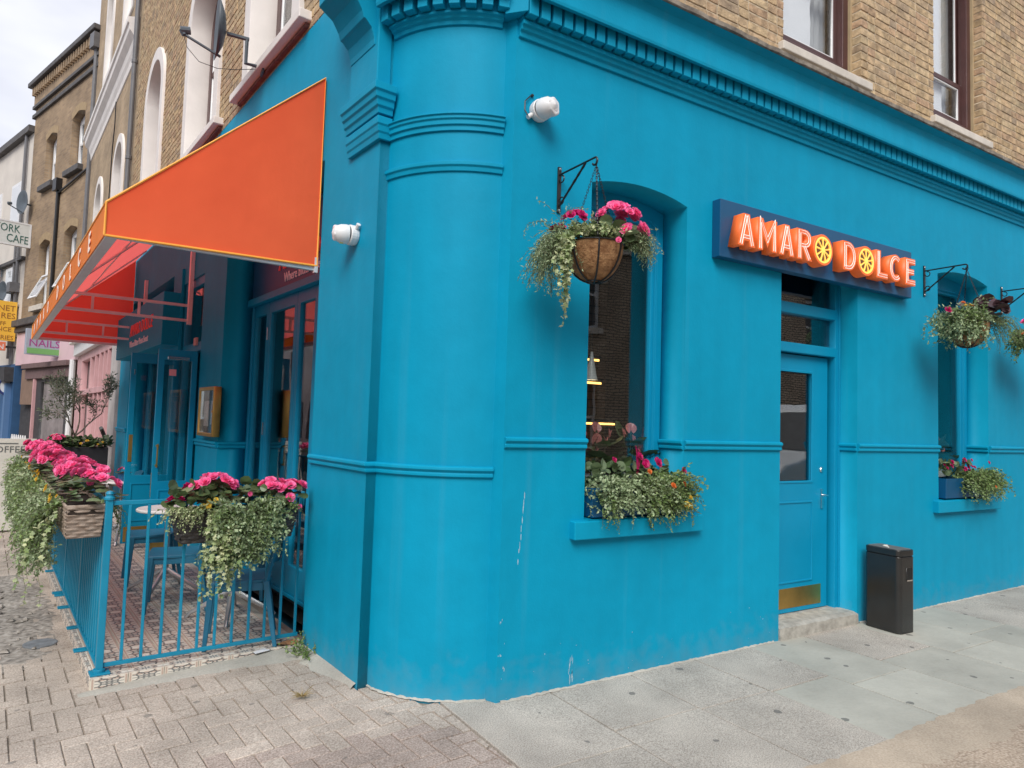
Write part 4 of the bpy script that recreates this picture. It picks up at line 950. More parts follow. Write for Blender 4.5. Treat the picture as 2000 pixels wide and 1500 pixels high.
# ------------------------------------------------------------------ sign on the side wall
sg = empty('shop_sign', (0, 0, 0), label='dark blue sign board with orange block letters reading AMARO DOLCE above the side door', cat='sign')
b = MB(); b.box(1.705, 4.205, -.075, .0, 2.865, 3.285); b.obj('sign_board', NAVY, sg, bevel=.004)
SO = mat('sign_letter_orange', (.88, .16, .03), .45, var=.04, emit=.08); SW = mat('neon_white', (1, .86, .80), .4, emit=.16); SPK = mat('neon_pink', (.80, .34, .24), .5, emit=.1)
def lpoly(ch):
    "outline, holes, list of centre strokes in a unit box"
    def arc(cx, cy, rx, ry, a0, a1, n=10): return [(cx+rx*math.cos(a0+(a1-a0)*i/n), cy+ry*math.sin(a0+(a1-a0)*i/n)) for i in range(n+1)]
    H = PI/2
    if ch == 'A': return [(0, 0), (.33, 1), (.67, 1), (1, 0), (.68, 0), (.63, .17), (.37, .17), (.32, 0)], [[(.435, .40), (.565, .40), (.50, .66)]], [[(.17, .04), (.47, .95)], [(.83, .04), (.53, .95)], [(.33, .285), (.67, .285)]]
    if ch == 'M': return [(0, 0), (0, 1), (.27, 1), (.5, .56), (.73, 1), (1, 1), (1, 0), (.73, 0), (.73, .50), (.5, .10), (.27, .50), (.27, 0)], [], [[(.135, .04), (.135, .95), (.5, .34), (.865, .95), (.865, .04)]]
    if ch == 'R': return [(0, 0), (0, 1), (.5, 1)]+arc(.55, .70, .43, .30, H, -H)[1:]+[(.62, .40), (1, 0), (.64, 0), (.38, .36), (.34, .36), (.34, 0)], [[(.34, .56), (.34, .82), (.52, .82)]+arc(.52, .69, .14, .13, H, -H, 6)+[(.5, .56)]], [[(.17, .04), (.17, .91), (.5, .91)]+arc(.53, .69, .29, .22, H, -H, 8)+[(.30, .47)], [(.48, .44), (.82, .04)]]
    if ch == 'D': return [(0, 0), (0, 1), (.4, 1)]+arc(.42, .5, .58, .5, H, -H, 14)+[(.4, 0)], [[(.33, .2), (.33, .8), (.42, .8)]+arc(.42, .5, .25, .30, H, -H, 8)+[(.42, .2)]], [[(.165, .1), (.165, .9), (.4, .9)]+arc(.42, .5, .415, .40, H, -H, 12)+[(.4, .1), (.165, .1)]]
    if ch == 'L': return [(0, 0), (0, 1), (.40, 1), (.40, .22), (1, .22), (1, 0)], [], [[(.2, .96), (.2, .11), (.96, .11)]]
    if ch == 'C': return arc(.52, .5, .52, .5, R(48), R(312), 18)+[(.66, .27)]+arc(.52, .5, .20, .27, R(-55), R(-305), 12)+[(.66, .73)], [], [arc(.52, .5, .36, .385, R(50), R(310), 18)]
    if ch == 'E': return [(0, 0), (0, 1), (1, 1), (1, .79), (.38, .79), (.38, .61), (.88, .61), (.88, .40), (.38, .40), (.38, .21), (1, .21), (1, 0)], [], [[(.97, .895), (.19, .895), (.19, .105), (.97, .105)], [(.19, .505), (.85, .505)]]
def offs(pl, d, asp):
    out = []; P = [Vector((x*asp[0], z*asp[1])) for x, z in pl]
    for i, p in enumerate(P):
        t1 = (p-P[i-1]).normalized() if i > 0 else None; t2 = (P[i+1]-p).normalized() if i < len(P)-1 else None
        t1 = t1 or t2; t2 = t2 or t1; n1 = Vector((-t1.y, t1.x)); n2 = Vector((-t2.y, t2.x)); m_ = (n1+n2)
        m_ = m_.normalized() if m_.length > .1 else n1; k = 1/max(.45, m_.dot(n1)); out.append(p+m_*d*k)
    return out
LZ, LH, LY0, LY1 = 2.945, .236, -.168, -.076
for ch, x0, x1 in (('A', 1.785, 1.970), ('M', 1.998, 2.212), ('A', 2.235, 2.415), ('R', 2.447, 2.630), ('O', 2.652, 2.892), ('D', 3.028, 3.212), ('O', 3.232, 3.474), ('L', 3.495, 3.662), ('C', 3.680, 3.884), ('E', 3.932, 4.092)):
    w = x1-x0
    if ch == 'O':
        T = Matrix.Translation(((x0+x1)/2, LY1, LZ+LH/2-.004)) @ Matrix.Rotation(R(90), 4, 'X'); rr = w/2+.004; d = LY1-LY0
        lb = MB(); lb.lathe([(0, 0), (rr, 0), (rr, d-.003), (rr-.003, d), (rr*.86, d), (rr*.86, d-.012), (0, d-.012)], 40, T=T); lo = lb.obj('letter', SO, sg, label='orange slice standing for the letter O')
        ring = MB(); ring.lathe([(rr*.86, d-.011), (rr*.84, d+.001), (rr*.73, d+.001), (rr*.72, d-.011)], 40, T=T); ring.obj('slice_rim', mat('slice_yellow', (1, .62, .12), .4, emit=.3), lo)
        k = MB()
        for q in range(9): 
            a = 2*PI*q/9+.2; c, s_ = math.cos(a), math.sin(a)
            P2 = [(.12, -.035), (.74, -.035), (.74, .035), (.12, .035)]
            k.prism([(rr*(x*c-y*s_), rr*(x*s_+y*c)) for x, y in P2], d-.011, d+.0005+.0001*q, 'z', T=T)
        k.lathe([(0, d+.003), (rr*.16, d+.002), (rr*.16, d-.01)], 16, T=T); k.obj('slice_spoke', MATS['slice_yellow'], lo)
        for q in range(9):
            k = MB(); a = 2*PI*(q+.5)/9+.2; c, s_ = math.cos(a), math.sin(a); P2 = [(.20, 0), (.36, -.075), (.58, -.125), (.66, -.07), (.66, .07), (.58, .125), (.36, .075)]
            k.prism([(rr*(x*c-y*s_), rr*(x*s_+y*c)) for x, y in P2], d-.0115, d-.004, 'z', T=T); k.obj('slice_segment', mat('slice_brown', (.16, .055, .008), .3), lo)
        continue
    ol, hl, st = lpoly(ch); sc = lambda p: (x0+p[0]*w, LZ+p[1]*LH)
    lo = plate('letter', [sc(p) for p in ol], [[sc(p) for p in h_] for h_ in hl], LY0, LY1, SO, sg)
    nb = MB(); nk = MB()
    for pl_ in st:
        for dd in (-.0105, .0105):
            q = offs(pl_, dd, (w, LH)); nb.tube([(x0+p.x, LY0-.001, LZ+p.y) for p in q], .0031, 5)
        q = offs(pl_, 0, (w, LH)); nk.tube([(x0+p.x, LY0+.0005, LZ+p.y) for p in q], .0025, 4)
    nb.obj('light_strip', SW, lo); nk.obj('groove', SPK, lo)
# ------------------------------------------------------------------ awning (frame FL)
aw = empty('awning', M=FL, label='bright orange fixed awning with white lettering over the main street terrace', cat='awning')
AX0, AX1, AP_, ZB, ZF, ZT, ZBK = -8.93, -.93, 1.35, 2.69, 2.895, 4.12, 2.72
def ribbed(name, p00, p10, p11, p01, nu, nv, m, amp, per, nrm_):
    b = MB(); vs = []
    for i in range(nu+1):
        for j in range(nv+1):
            u, v = i/nu, j/nv; p = Vector(p00).lerp(Vector(p10), u).lerp(Vector(p01).lerp(Vector(p11), u), v)
            vs.append(p + Vector(nrm_)*(-amp*math.sin(PI*((u*per) % 1))*math.sin(PI*v)))
    b.add(vs, [(i*(nv+1)+j, (i+1)*(nv+1)+j, (i+1)*(nv+1)+j+1, i*(nv+1)+j+1) for i in range(nu) for j in range(nv)])
    return b.obj(name, m, aw, smooth=True)
ribbed('canopy_top', (AX0, -.01, ZT), (AX1, -.01, ZT), (AX1, -AP_, ZF), (AX0, -AP_, ZF), 48, 8, ORANGET, .018, 6, (0, -.66, .75))
val = ribbed('valance', (AX0, -AP_, ZF), (AX1, -AP_, ZF), (AX1, -AP_, ZB), (AX0, -AP_, ZB), 24, 3, ORANGE2, .003, 6, (0, -1, 0))
for x in (AX0, AX1):
    b = MB(); n = 10; vs = []; sg_ = 1 if x == AX1 else -1
    for i in range(n+1):
        t = i/n; y = -.01-(AP_-.01)*t; zt = ZT+(ZF-ZT)*t; zb = ZBK+(ZB-ZBK)*t
        for j in range(7): q = j/6; vs.append((x+sg_*(-.012*math.sin(PI*q)*math.sin(PI*t)+.003*math.sin(9*t+4*q)), y, zb+(zt-zb)*q))
    b.add(vs, [(i*7+j, (i+1)*7+j, (i+1)*7+j+1, i*7+j+1) for i in range(n) for j in range(6)]); b.obj('side_panel', ORANGE, aw, smooth=True)
    b = MB(); b.tube([(x, -.012, ZBK), (x, -.012, ZT), (x, -AP_, ZF), (x, -AP_, ZB)], .008, 6); b.tube([(x, -.012, ZBK), (x, -AP_, ZB)], .008, 6); b.obj('piping', PIPING, aw)
b = MB(); b.tube([(AX0, -AP_, ZF), (AX1, -AP_, ZF)], .007, 6); b.obj('piping', PIPING, aw)
b = MB(); b.box(AX0+.01, AX1-.01, -AP_+.006, -AP_+.075, ZB-.006, ZB+.045); b.obj('front_bar', FRAMEG, aw, bevel=.004)
for x in (AX1-.03, AX0+.03): b = MB(); b.box(x-.018, x+.018, -AP_+.076, -.02, ZB-.004, ZB+.036); b.obj('side_bar', FRAMEG, aw, bevel=.003)
for x in (-4.80, -7.75, -2.2):
    if x != -2.2:
        b = MB(); b.box(x-.018, x+.018, -AP_+.08, -.02, 2.865, 2.895); b.obj('arm', FRAMEG, aw, bevel=.002)
        b = MB(); b.box(x-.018, x+.018, -AP_+.077, -.02, 2.69, 2.72); b.obj('arm', FRAMEG, aw, bevel=.002)
        for y in (-.55, -1.0): b = MB(); b.box(x-.012, x+.012, y-.012, y+.012, 2.721, 2.864); b.obj('strut', FRAMEG, aw)
        b = MB(); b.box(x-.03, x+.03, -.045, .0, 2.66, 3.62); b.obj('wall_post', FRAMEG, aw, bevel=.003)
    b = MB(); b.tube([(x, -AP_+.05, ZF-.03), (x, -.05, ZT-.05)], .014, 8); b.obj('rafter', FRAMEG, aw)
b = MB(); b.tube([(AX0+.02, -.72, 3.455), (AX1-.02, -.72, 3.455)], .013, 8); b.obj('purlin', FRAMEG, aw)
b = MB(); b.box(AX1-.03, AX1+.005, -.03, -.005, ZBK-.05, ZBK+.06); b.obj('wall_fixing', FRAMEG, aw)
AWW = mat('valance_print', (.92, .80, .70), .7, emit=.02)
for k, ch in enumerate('AMARO DOLCE'):
    if ch != ' ': text('lettering', ch, .19, AWW, val, T3(-8.35+.66*k, -AP_-.005, 2.725), .001, bold=.005, sx=1.25)

# ------------------------------------------------------------------ railings
def baluster(n, x, y, z0, z1, par, rr=.0085):
    b = MB(); b.box(x-rr, x+rr, y-rr, y+rr, z0, z1); return b.obj('baluster', RAIL, par, bevel=.002, seg=1)
RS = 1.0; RO = 1.222
ra = empty('railing', M=FL @ T3(-RS, 0, DZ), label='short teal metal railing across the near end of the terrace with the corner post', cat='railing')
b = MB(); b.box(-.02, .02, -1.242, -1.202, 0.01, 1.055); b.obj('post', RAIL, ra, bevel=.004)
b = MB(); b.lathe([(.03, 0), (.03, .012), (.02, .024), (.02, .03), (.024, .036), (.018, .05), (0, .056)], 14, T=T3(0, -RO, 1.045)); b.obj('finial', RAIL, ra)
b = MB(); b.box(-.05, .05, -1.272, -1.165, 0, .012); b.lathe([(.034, .012), (.034, .03), (0, .03)], 14, T=T3(0, -RO, 0)); b.obj('foot_plate', RAIL, ra, bevel=.003)
b = MB(); b.box(-.008, .008, -1.201, .0, 1.01, 1.037); b.obj('top_rail', RAIL, ra, bevel=.003)
b = MB(); b.box(-.008, .008, -1.201, .0, .035, .06); b.obj('bottom_rail', RAIL, ra, bevel=.003)
b = MB(); b.box(-.025, .025, -.012, .0, .955, 1.055); b.obj('wall_bracket', RAIL, ra, bevel=.003)
for k in range(11): baluster(k, 0, -1.107+.1085*k, .061, 1.009, ra)
rb = empty('railing', M=FL @ T3(0, -RO, DZ), label='long teal metal railing along the pavement side of the terrace', cat='railing')
b = MB(); b.box(-8.9, -RS-.022, -.008, .008, 1.01, 1.037); b.obj('top_rail', RAIL, rb, bevel=.003)
b = MB(); b.box(-8.9, -RS-.022, -.02, .02, .035, .05); b.obj('bottom_rail', RAIL, rb, bevel=.003)
x = -RS-.105; k = 0
while x > -8.85:
    if k % 11 == 10:
        b = MB(); b.box(x-.014, x+.014, -.014, .014, 0, 1.04); b.obj('post', RAIL, rb, bevel=.003)
        b = MB(); b.box(x-.03, x+.03, -.075, .03, 0, .012); b.obj('foot_plate', RAIL, rb, bevel=.003)
    else: baluster(k, x, 0, .051, 1.009, rb)
    x -= .1; k += 1
for x in (-1.52, -2.75, -3.3): b = MB(); b.box(x-.03, x+.03, -.085, .02, 0, .014); b.obj('foot_plate', RAIL, rb, bevel=.003)

# ------------------------------------------------------------------ planters
def wicker_box(par, L, H, D, m, rows=9, taper=.12):
    "woven basket trough, local: x along, y depth, z up from base"
    b = MB(); nx, nz = 56, rows*3
    def side(pf, L_, ny):
        vs = []
        for j in range(nz+1):
            for i in range(ny+1):
                u, v = i/ny, j/nz; row = int(v*rows*.999); ph = (row % 2)*PI
                d = .006*math.sin(u*L_/.055*PI+ph)*(.5+.5*math.cos(2*PI*(v*rows-row-.5))) + .005*math.cos(2*PI*(v*rows-row-.5))
                vs.append(pf(u, v, d))
        b.add(vs, [(j*(ny+1)+i, j*(ny+1)+i+1, (j+1)*(ny+1)+i+1, (j+1)*(ny+1)+i) for j in range(nz) for i in range(ny)])
    t = lambda v: 1-taper*(1-v)
    side(lambda u, v, d: ((u-.5)*L*t(v), -D/2*t(v)-d, v*H), L, nx); side(lambda u, v, d: ((.5-u)*L*t(v), D/2*t(v)+d, v*H), L, nx)
    side(lambda u, v, d: (L/2*t(v)+d, (u-.5)*D*t(v), v*H), D, 20); side(lambda u, v, d: (-L/2*t(v)-d, (.5-u)*D*t(v), v*H), D, 20)
    b.box(-L/2*.88, L/2*.88, -D/2*.88, D/2*.88, 0, .01)
    b.obj('basket_box', m, par, smooth=True)
    b = MB(); b.tube([(-L/2, -D/2, H), (L/2, -D/2, H), (L/2, D/2, H), (-L/2, D/2, H)], .009, 6, closed=True); b.obj('rim', m, par)
    b = MB(); b.box(-L/2+.01, L/2-.01, -D/2+.01, D/2-.01, H-.05, H-.02); b.obj('soil', SOIL, par)
def begonias(par, r, L, D, H, nclump, zc=.12, heads=(9, 13), blooms=BLOOM, dens=1.0, sc=1.0, leaves=True, front=-1):
    lv = Leaves()
    for c in range(nclump):
        cx = (-.5+(c+.5)/nclump)*L*.92+r.uniform(-.03, .03); cy = r.uniform(-.25, .25)*D; cz = H+zc+r.uniform(-.025, .035); R0 = min(.16, .62*L/nclump)*r.uniform(.9, 1.15)
        for k in range(int(r.randint(*heads)*dens)):
            d = rdir(r, .02); d = Vector((d.x, d.y*1.05, abs(d.z)*.8+.1)).normalized(); p = Vector((cx, cy, cz)) + Vector((d.x*R0, d.y*R0*.9, d.z*R0*.55))
            flower(par, r.choice(blooms), p, d+Vector((0, .35*front, .25)), sc*r.uniform(.75, 1.2), r)
        for k in range(26):
            d = rdir(r, -.3); p = Vector((cx, cy, cz-.05)) + Vector((d.x*R0*1.0, d.y*R0*.95, d.z*R0*.35)); lv.add(p, Vector((d.x, d.y, -.15)), (d.x*.3, d.y*.3, 1), r.uniform(.04, .06)*sc)
    if leaves: o = obj('begonia_leaves', lv.mesh('begonia_leaves', ROUND), BEGL, par, kind='stuff')
def trailing(par, r, n, origin, vdir, length, droop, step, size, m, tpl, name='trailing_leaves', stems=True, **k):
    lv = Leaves(); sb = MB() if stems else None
    for i in range(n):
        p = origin(r); v = vdir(r, p); strand(lv, r, p, v, r.uniform(*length), droop, step, size, sb, **k)
    o = obj(name, lv.mesh(name, tpl), m, par, kind='stuff')
    if stems and sb.v: sb.obj('stems', STEM, par, kind='stuff')
    return o
# row along the pavement railing
row_lab = ['flower planter of pink begonias nearest the corner post with its pale wicker end showing', 'second pink begonia planter from the corner post, over grey green trailing leaves', 'middle pink begonia planter of the pavement row with yellow green trailing sprigs',
           'fourth pink begonia planter along the pavement railing, beyond the middle one', 'farthest pink begonia planter of the pavement row beside the folding board']
PL = .98
for i in range(5):
    s = 1.06+PL/2+i*(PL+.02); r = random.Random(100+i)
    pt = empty('flower_planter', M=FL @ T3(-s, -1.335, .838), label=row_lab[i], cat='planter', group='begonia planters along the pavement railing')
    wicker_box(pt, PL, .20, .205, WICK)
    begonias(pt, r, PL, .30, .20, 5, heads=(8, 11) if i < 4 else (6, 8), zc=.13, sc=1.25 if i < 2 else 1.35)
    near_ = .10 if i == 0 else 0
    trailing(pt, r, 300 if i < 3 else 180, lambda q: Vector((q.uniform(-PL/2, PL/2-.03-near_*1.8), -.10-q.uniform(0, .07), q.uniform(-.20, .22))), lambda q, p: (q.uniform(-.6, .5), -q.uniform(.4, 1.1), q.uniform(-.3, .7)), (.08, .24), .12, .016, .032 if i < 2 else .04, LEAFS if i % 2 == 0 else LEAF, OVAL, spread=1.0)
    trailing(pt, r, 60, lambda q: Vector((q.uniform(-PL/2, PL/2-.1-near_), q.uniform(-.13, -.07), .2)), lambda q, p: (q.uniform(-.3, .3), -1, q.uniform(-.2, .3)), (.25, .45) if i else (.2, .5), .2, .022, .036, LEAFS if i % 2 else LEAF, OVAL, name='hanging_leaves')
    if i == 0:
        trailing(pt, r, 6, lambda q: Vector((q.uniform(-.05, .38), -.12, .16)), lambda q, p: (q.uniform(-.1, .35), -.6, -.1), (.45, .66), .22, .026, .04, IVY, IVYT, name='ivy')
        trailing(pt, r, 24, lambda q: Vector((q.uniform(.1, .46), q.uniform(.05, .1), .21)), lambda q, p: (q.uniform(-.2, .6), .7, .2), (.1, .3), .15, .017, .022, LEAF, OVAL, name='inner_leaves')
    for k in range(5 if i < 3 else 2): flower(pt, BY, (r.uniform(-.45, .42), -.14-r.uniform(0, .04), .25+r.uniform(-.04, .03)), (0, -1, .4), r.uniform(.5, .8), r)
# planter on the near railing
r = random.Random(210)
pt = empty('flower_planter', M=FL @ Matrix.Translation((-RS+.115, -.52, .79)), label='dark wicker planter of pink begonias with long silvery green trailers on the near end railing', cat='planter')
pt.matrix_world = FL @ Matrix.Translation((-RS+.12, -.50, .81)) @ Matrix.Rotation(R(90), 4, 'Z')     # local -y faces the camera (+x of FL)
wicker_box(pt, .78, .20, .20, WICKD)
def bpatch(par, r, c, rad, n, blooms=BLOOM, up=(0, -.35, .8), flat=.5, sc=1.0):
    for k in range(n):
        d = rdir(r, -.1); p = Vector(c)+Vector((d.x*rad, d.y*rad*.9, abs(d.z)*rad*flat)); flower(par, r.choice(blooms), p, Vector((d.x*.6, d.y*.6, .2))+Vector(up)*.6, sc*r.uniform(.8, 1.15), r)
# local x = away from the pavement side -> picture right
bpatch(pt, r, (-.155, -.03, .35), .125, 22, sc=1.3); bpatch(pt, r, (.225, -.03, .345), .07, 10, sc=1.25); bpatch(pt, r, (.345, -.06, .32), .085, 14, sc=1.25)
bpatch(pt, r, (-.30, -.03, .33), .05, 4, BLOOMD, sc=1.25); bpatch(pt, r, (-.385, -.06, .265), .03, 3, BLOOMD, sc=1.25); flower(pt, BLOOM[0], (.05, -.11, .30), (0, -1, .3), .6, r); flower(pt, BLOOM[1], (.39, -.10, .20), (0, -1, .3), .6, r); flower(pt, BLOOM[2], (.31, -.13, .27), (0, -1, .5), 1.2, r)
for k in range(4): flower(pt, BY, (-.22+r.uniform(-.06, .06), -.12, .26+r.uniform(-.04, .04)), (0, -1, .4), r.uniform(.5, .8), r)
lv = Leaves()
for k in range(170):
    p = Vector((r.uniform(-.40, .40), r.uniform(-.13, .12), .22+r.uniform(0, .12))); d = rdir(r, -.2); lv.add(p, d, (d.x*.4, -.4, 1), r.uniform(.045, .08))
obj('begonia_leaves', lv.mesh('begonia_leaves', ROUND), BEGL, pt, kind='stuff')
def core(q):
    z = q.uniform(-.11, .25); t = (z+.11)/.36; x0, x1 = -.20+.02*t, .06+.19*t**.7
    return Vector((q.uniform(x0, x1), -.11-.05*q.random()-.03*math.sin(PI*t), z))
trailing(pt, r, 430, core, lambda q, p: (q.uniform(-.7, .6), -q.uniform(.4, 1.1), q.uniform(-.4, .8)), (.06, .17), .10, .015, .036, LEAFS, OVAL, spread=1.1)
trailing(pt, r, 160, core, lambda q, p: (q.uniform(-.7, .6), -q.uniform(.5, 1.1), q.uniform(-.2, .9)), (.10, .2), .08, .016, .036, LEAF, NARROW, name='narrow_leaves', spread=1.0)
trailing(pt, r, 60, lambda q: Vector((q.uniform(-.12, .25), q.uniform(-.16, -.08), .18)), lambda q, p: (q.uniform(-.25, .2), -.8, 0), (.22, .34), .22, .02, .036, LEAFS, OVAL, name='hanging_leaves')
trailing(pt, r, 20, lambda q: Vector((q.uniform(-.20, -.06), -.13, .2)), lambda q, p: (q.uniform(-.12, .08), -.6, 0), (.38, .62), .24, .024, .044, IVY, IVYT, name='ivy', wob=.16)
trailing(pt, r, 50, lambda q: Vector((q.uniform(-.42, -.2), q.uniform(-.12, 0), .21)), lambda q, p: (q.uniform(-.6, .2), -.5, .3), (.1, .26), .14, .015, .026, IVY, OVAL, name='small_leaves')
trailing(pt, r, 60, lambda q: Vector((q.uniform(.10, .33), q.uniform(-.12, 0), .22)), lambda q, p: (q.uniform(-.4, .3), -.6, .3), (.08, .2), .14, .015, .027, LEAF, OVAL, name='small_leaves')

# window boxes
def window_box(x0, x1, z0, y, seed, label, kind):
    r = random.Random(seed); L = x1-x0; c = (x0+x1)/2
    pt = empty('window_box', (c, y, z0), label=label, cat='window box', group='blue window boxes on the side street sills')
    b = MB(); b.add([(-L/2+.02, -.085, 0), (L/2-.02, -.085, 0), (L/2-.02, .085, 0), (-L/2+.02, .085, 0), (-L/2, -.10, .19), (L/2, -.10, .19), (L/2, .10, .19), (-L/2, .10, .19)], [(0, 3, 2, 1), (0, 1, 5, 4), (1, 2, 6, 5), (2, 3, 7, 6), (3, 0, 4, 7)])
    b.obj('box', NAVY, pt, bevel=.004); b = MB(); b.box(-L/2+.005, L/2-.005, -.095, .095, .16, .17); b.obj('soil', SOIL, pt)
    return pt, r, L
pt, r, L = window_box(.64, 1.42, 1.045, .075, 300, 'navy window box of grey green foliage with magenta and yellow flowers under the first window', 0)
trailing(pt, r, 400, lambda q: Vector((q.uniform(-.38, .30), q.uniform(-.14, .02), .05+q.uniform(0, .19))), lambda q, p: (q.uniform(-.4, .4), -q.uniform(.5, 1), q.uniform(.1, .9)), (.08, .20), .13, .014, .034, LEAFS, OVAL)
trailing(pt, r, 250, lambda q: Vector((q.uniform(.0, .40), q.uniform(-.15, .02), .03+q.uniform(0, .23))), lambda q, p: (q.uniform(-.3, .5), -q.uniform(.5, 1), q.uniform(.1, .9)), (.08, .24), .13, .015, .033, LEAF, OVAL)
trailing(pt, r, 26, lambda q: Vector((q.choice((q.uniform(-.37, -.25), q.uniform(.0, .38))), -.11, .16)), lambda q, p: (q.uniform(-.3, .3), -.8, 0), (.16, .30), .24, .017, .028, LEAF, OVAL, name='hanging_leaves')
lv = Leaves()
for k in range(110):
    p = Vector((r.uniform(-.37, .38), r.uniform(-.06, .08), .20+r.uniform(0, .12))); d = rdir(r, -.1); lv.add(p, d, (d.x, -.5, .8), r.uniform(.04, .075))
obj('dark_leaves', lv.mesh('dark_leaves', ROUND), BEGL, pt, kind='stuff')
for p, me, s in (((.035, -.06, .385), BLOOMD[0], 1.0), ((.10, -.05, .34), BLOOMD[1], 1.0), ((.05, -.10, .33), BLOOMD[2], .9), ((.16, -.10, .345), BLOOMD[0], 1.25), ((-.15, -.02, .36), BLOOMD[1], .7), ((.40, -.1, .29), BLOOMD[2], .9), ((.06, -.13, .29), BO, .7), ((.17, -.24, .205), BO, .75), ((.31, -.2, .21), BO, .7), ((.27, -.26, .08), BY, .85), ((.37, -.2, .065), BY, .7), ((.35, -.22, .12), BY, .6)): flower(pt, me, p, (r.uniform(-.3, .3), -1, .5), s, r)
b = MB()
for k in range(9): b.tube([(.03+r.uniform(-.02, .02), -.05, .2), (.03+r.uniform(-.03, .03), -.06, .38+.09*r.random())], .0016, 4)
b.obj('flower_spike', PINKD, pt)
pt, r, L = window_box(4.86, 5.74, 1.04, .06, 320, 'blue window box with green trailing foliage and small red flowers under the second window', 1)
trailing(pt, r, 260, lambda q: Vector((q.uniform(-.15, .44), q.uniform(-.14, .04), .08+q.uniform(0, .16))), lambda q, p: (q.uniform(-.3, .5), -q.uniform(.5, 1), q.uniform(.2, .9)), (.10, .28), .13, .015, .036, LEAF, OVAL)
trailing(pt, r, 50, lambda q: Vector((q.uniform(-.2, .4), -.11, .17)), lambda q, p: (q.uniform(-.2, .4), -1, 0), (.14, .26), .2, .017, .03, LEAFS, OVAL, name='hanging_leaves')
lv = Leaves()
for k in range(80):
    p = Vector((r.uniform(-.42, .2), r.uniform(-.08, .08), .20+r.uniform(0, .14))); d = rdir(r, -.1); lv.add(p, d, (d.x, -.5, .8), r.uniform(.04, .07))
obj('dark_leaves', lv.mesh('dark_leaves', ROUND), BEGL, pt, kind='stuff')
for k in range(14): flower(pt, BLOOMD[k % 3], (r.uniform(-.42, .1), -.08+r.uniform(-.05, .05), .32+r.uniform(-.06, .05)), (0, -1, .6), r.uniform(.5, .8), r)
flower(pt, BO, (.1, -.28, .12), (0, -1, .4), .5, r); flower(pt, BLOOMD[0], (.38, -.1, .34), (0, -1, .4), .6, r)
# anthuriums indoors
spb = MB(); n = 10; vs = [(0, 0, 0)]
for k in range(n+1): a = -2.6+5.2*k/n; q = .05*(1+.35*math.cos(a)); vs.append((q*math.sin(a), .012*math.cos(2*a)-.01, q*math.cos(a)*1.15))
spb.add(vs, [(0, 1+k, 2+k) for k in range(n)])
spb.tube([(0, -.01, -.005), (0, -.03, .055)], .006, 6)
SPM = spb.mesh('flower', recalc=False); SPM.materials.append(PEACH)
def anthurium(c, pts, seed, label):
    r = random.Random(seed); pt = empty('anthurium', c, label=label, cat='potted plant', group='anthuriums behind the side windows')
    b = MB(); b.lathe([(0, 0), (.09, 0), (.12, .18), (.11, .18), (.10, .15), (0, .15)], 18); b.obj('pot', WHITE, pt)
    lv = Leaves()
    for k in range(34): d = rdir(r, .0); lv.add(Vector((d.x*.1, d.y*.1, .2+abs(d.z)*.22)), (d.x, d.y, .25), (0, 0, 1), r.uniform(.12, .2))
    obj('leaf_cluster', lv.mesh('leaf_cluster', ROUND), BEGL, pt, kind='stuff'); b = MB()
    for p in pts:
        b.tube([(p[0]*.3, p[1]*.3, .15), (p[0]*.7, p[1]*.7, p[2]*.7), p], .0035, 4); o = bpy.data.objects.new('flower', SPM); COL.objects.link(o); o.parent = pt
        o.matrix_local = Matrix.Translation(p) @ Matrix.Rotation(r.uniform(-.7, .9), 4, 'Z') @ Matrix.Rotation(r.uniform(-.5, .4), 4, 'X') @ Matrix.Scale(r.uniform(.55, .85), 4)
    b.obj('stalk', STEM, pt)
b = MB(); b.box(.62, 2.18, .365, .60, 1.06, 1.10); prep(b.obj('inner_window_ledge', DARK), label='dark inner ledge behind the first side window carrying pink anthuriums', cat='ledge')
anthurium((1.02, .43, 1.10), [(-.1, 0, .47), (-.04, -.05, .42), (.02, .02, .50), (-.07, -.08, .34), (.09, -.03, .46), (.03, -.08, .40)], 1, 'left pink anthurium behind the glass of the first side window')
anthurium((1.36, .44, 1.10), [(-.1, -.03, .47), (0, 0, .50), (.08, -.03, .45), (.04, -.09, .37), (-.05, -.08, .42), (.13, 0, .49)], 2, 'right pink anthurium behind the glass of the first side window')
b = MB(); b.box(5.0, 6.6, .37, .72, 1.06, 1.10); prep(b.obj('inner_window_ledge', DARK), label='dark inner ledge behind the second side window carrying a pale anthurium', cat='ledge')
anthurium((5.66, .48, 1.10), [(-.12, 0, .44), (0, -.03, .47), (.08, -.03, .42), (-.06, -.05, .36), (.03, -.06, .38)], 3, 'pale pink anthurium behind the glass of the second side window')

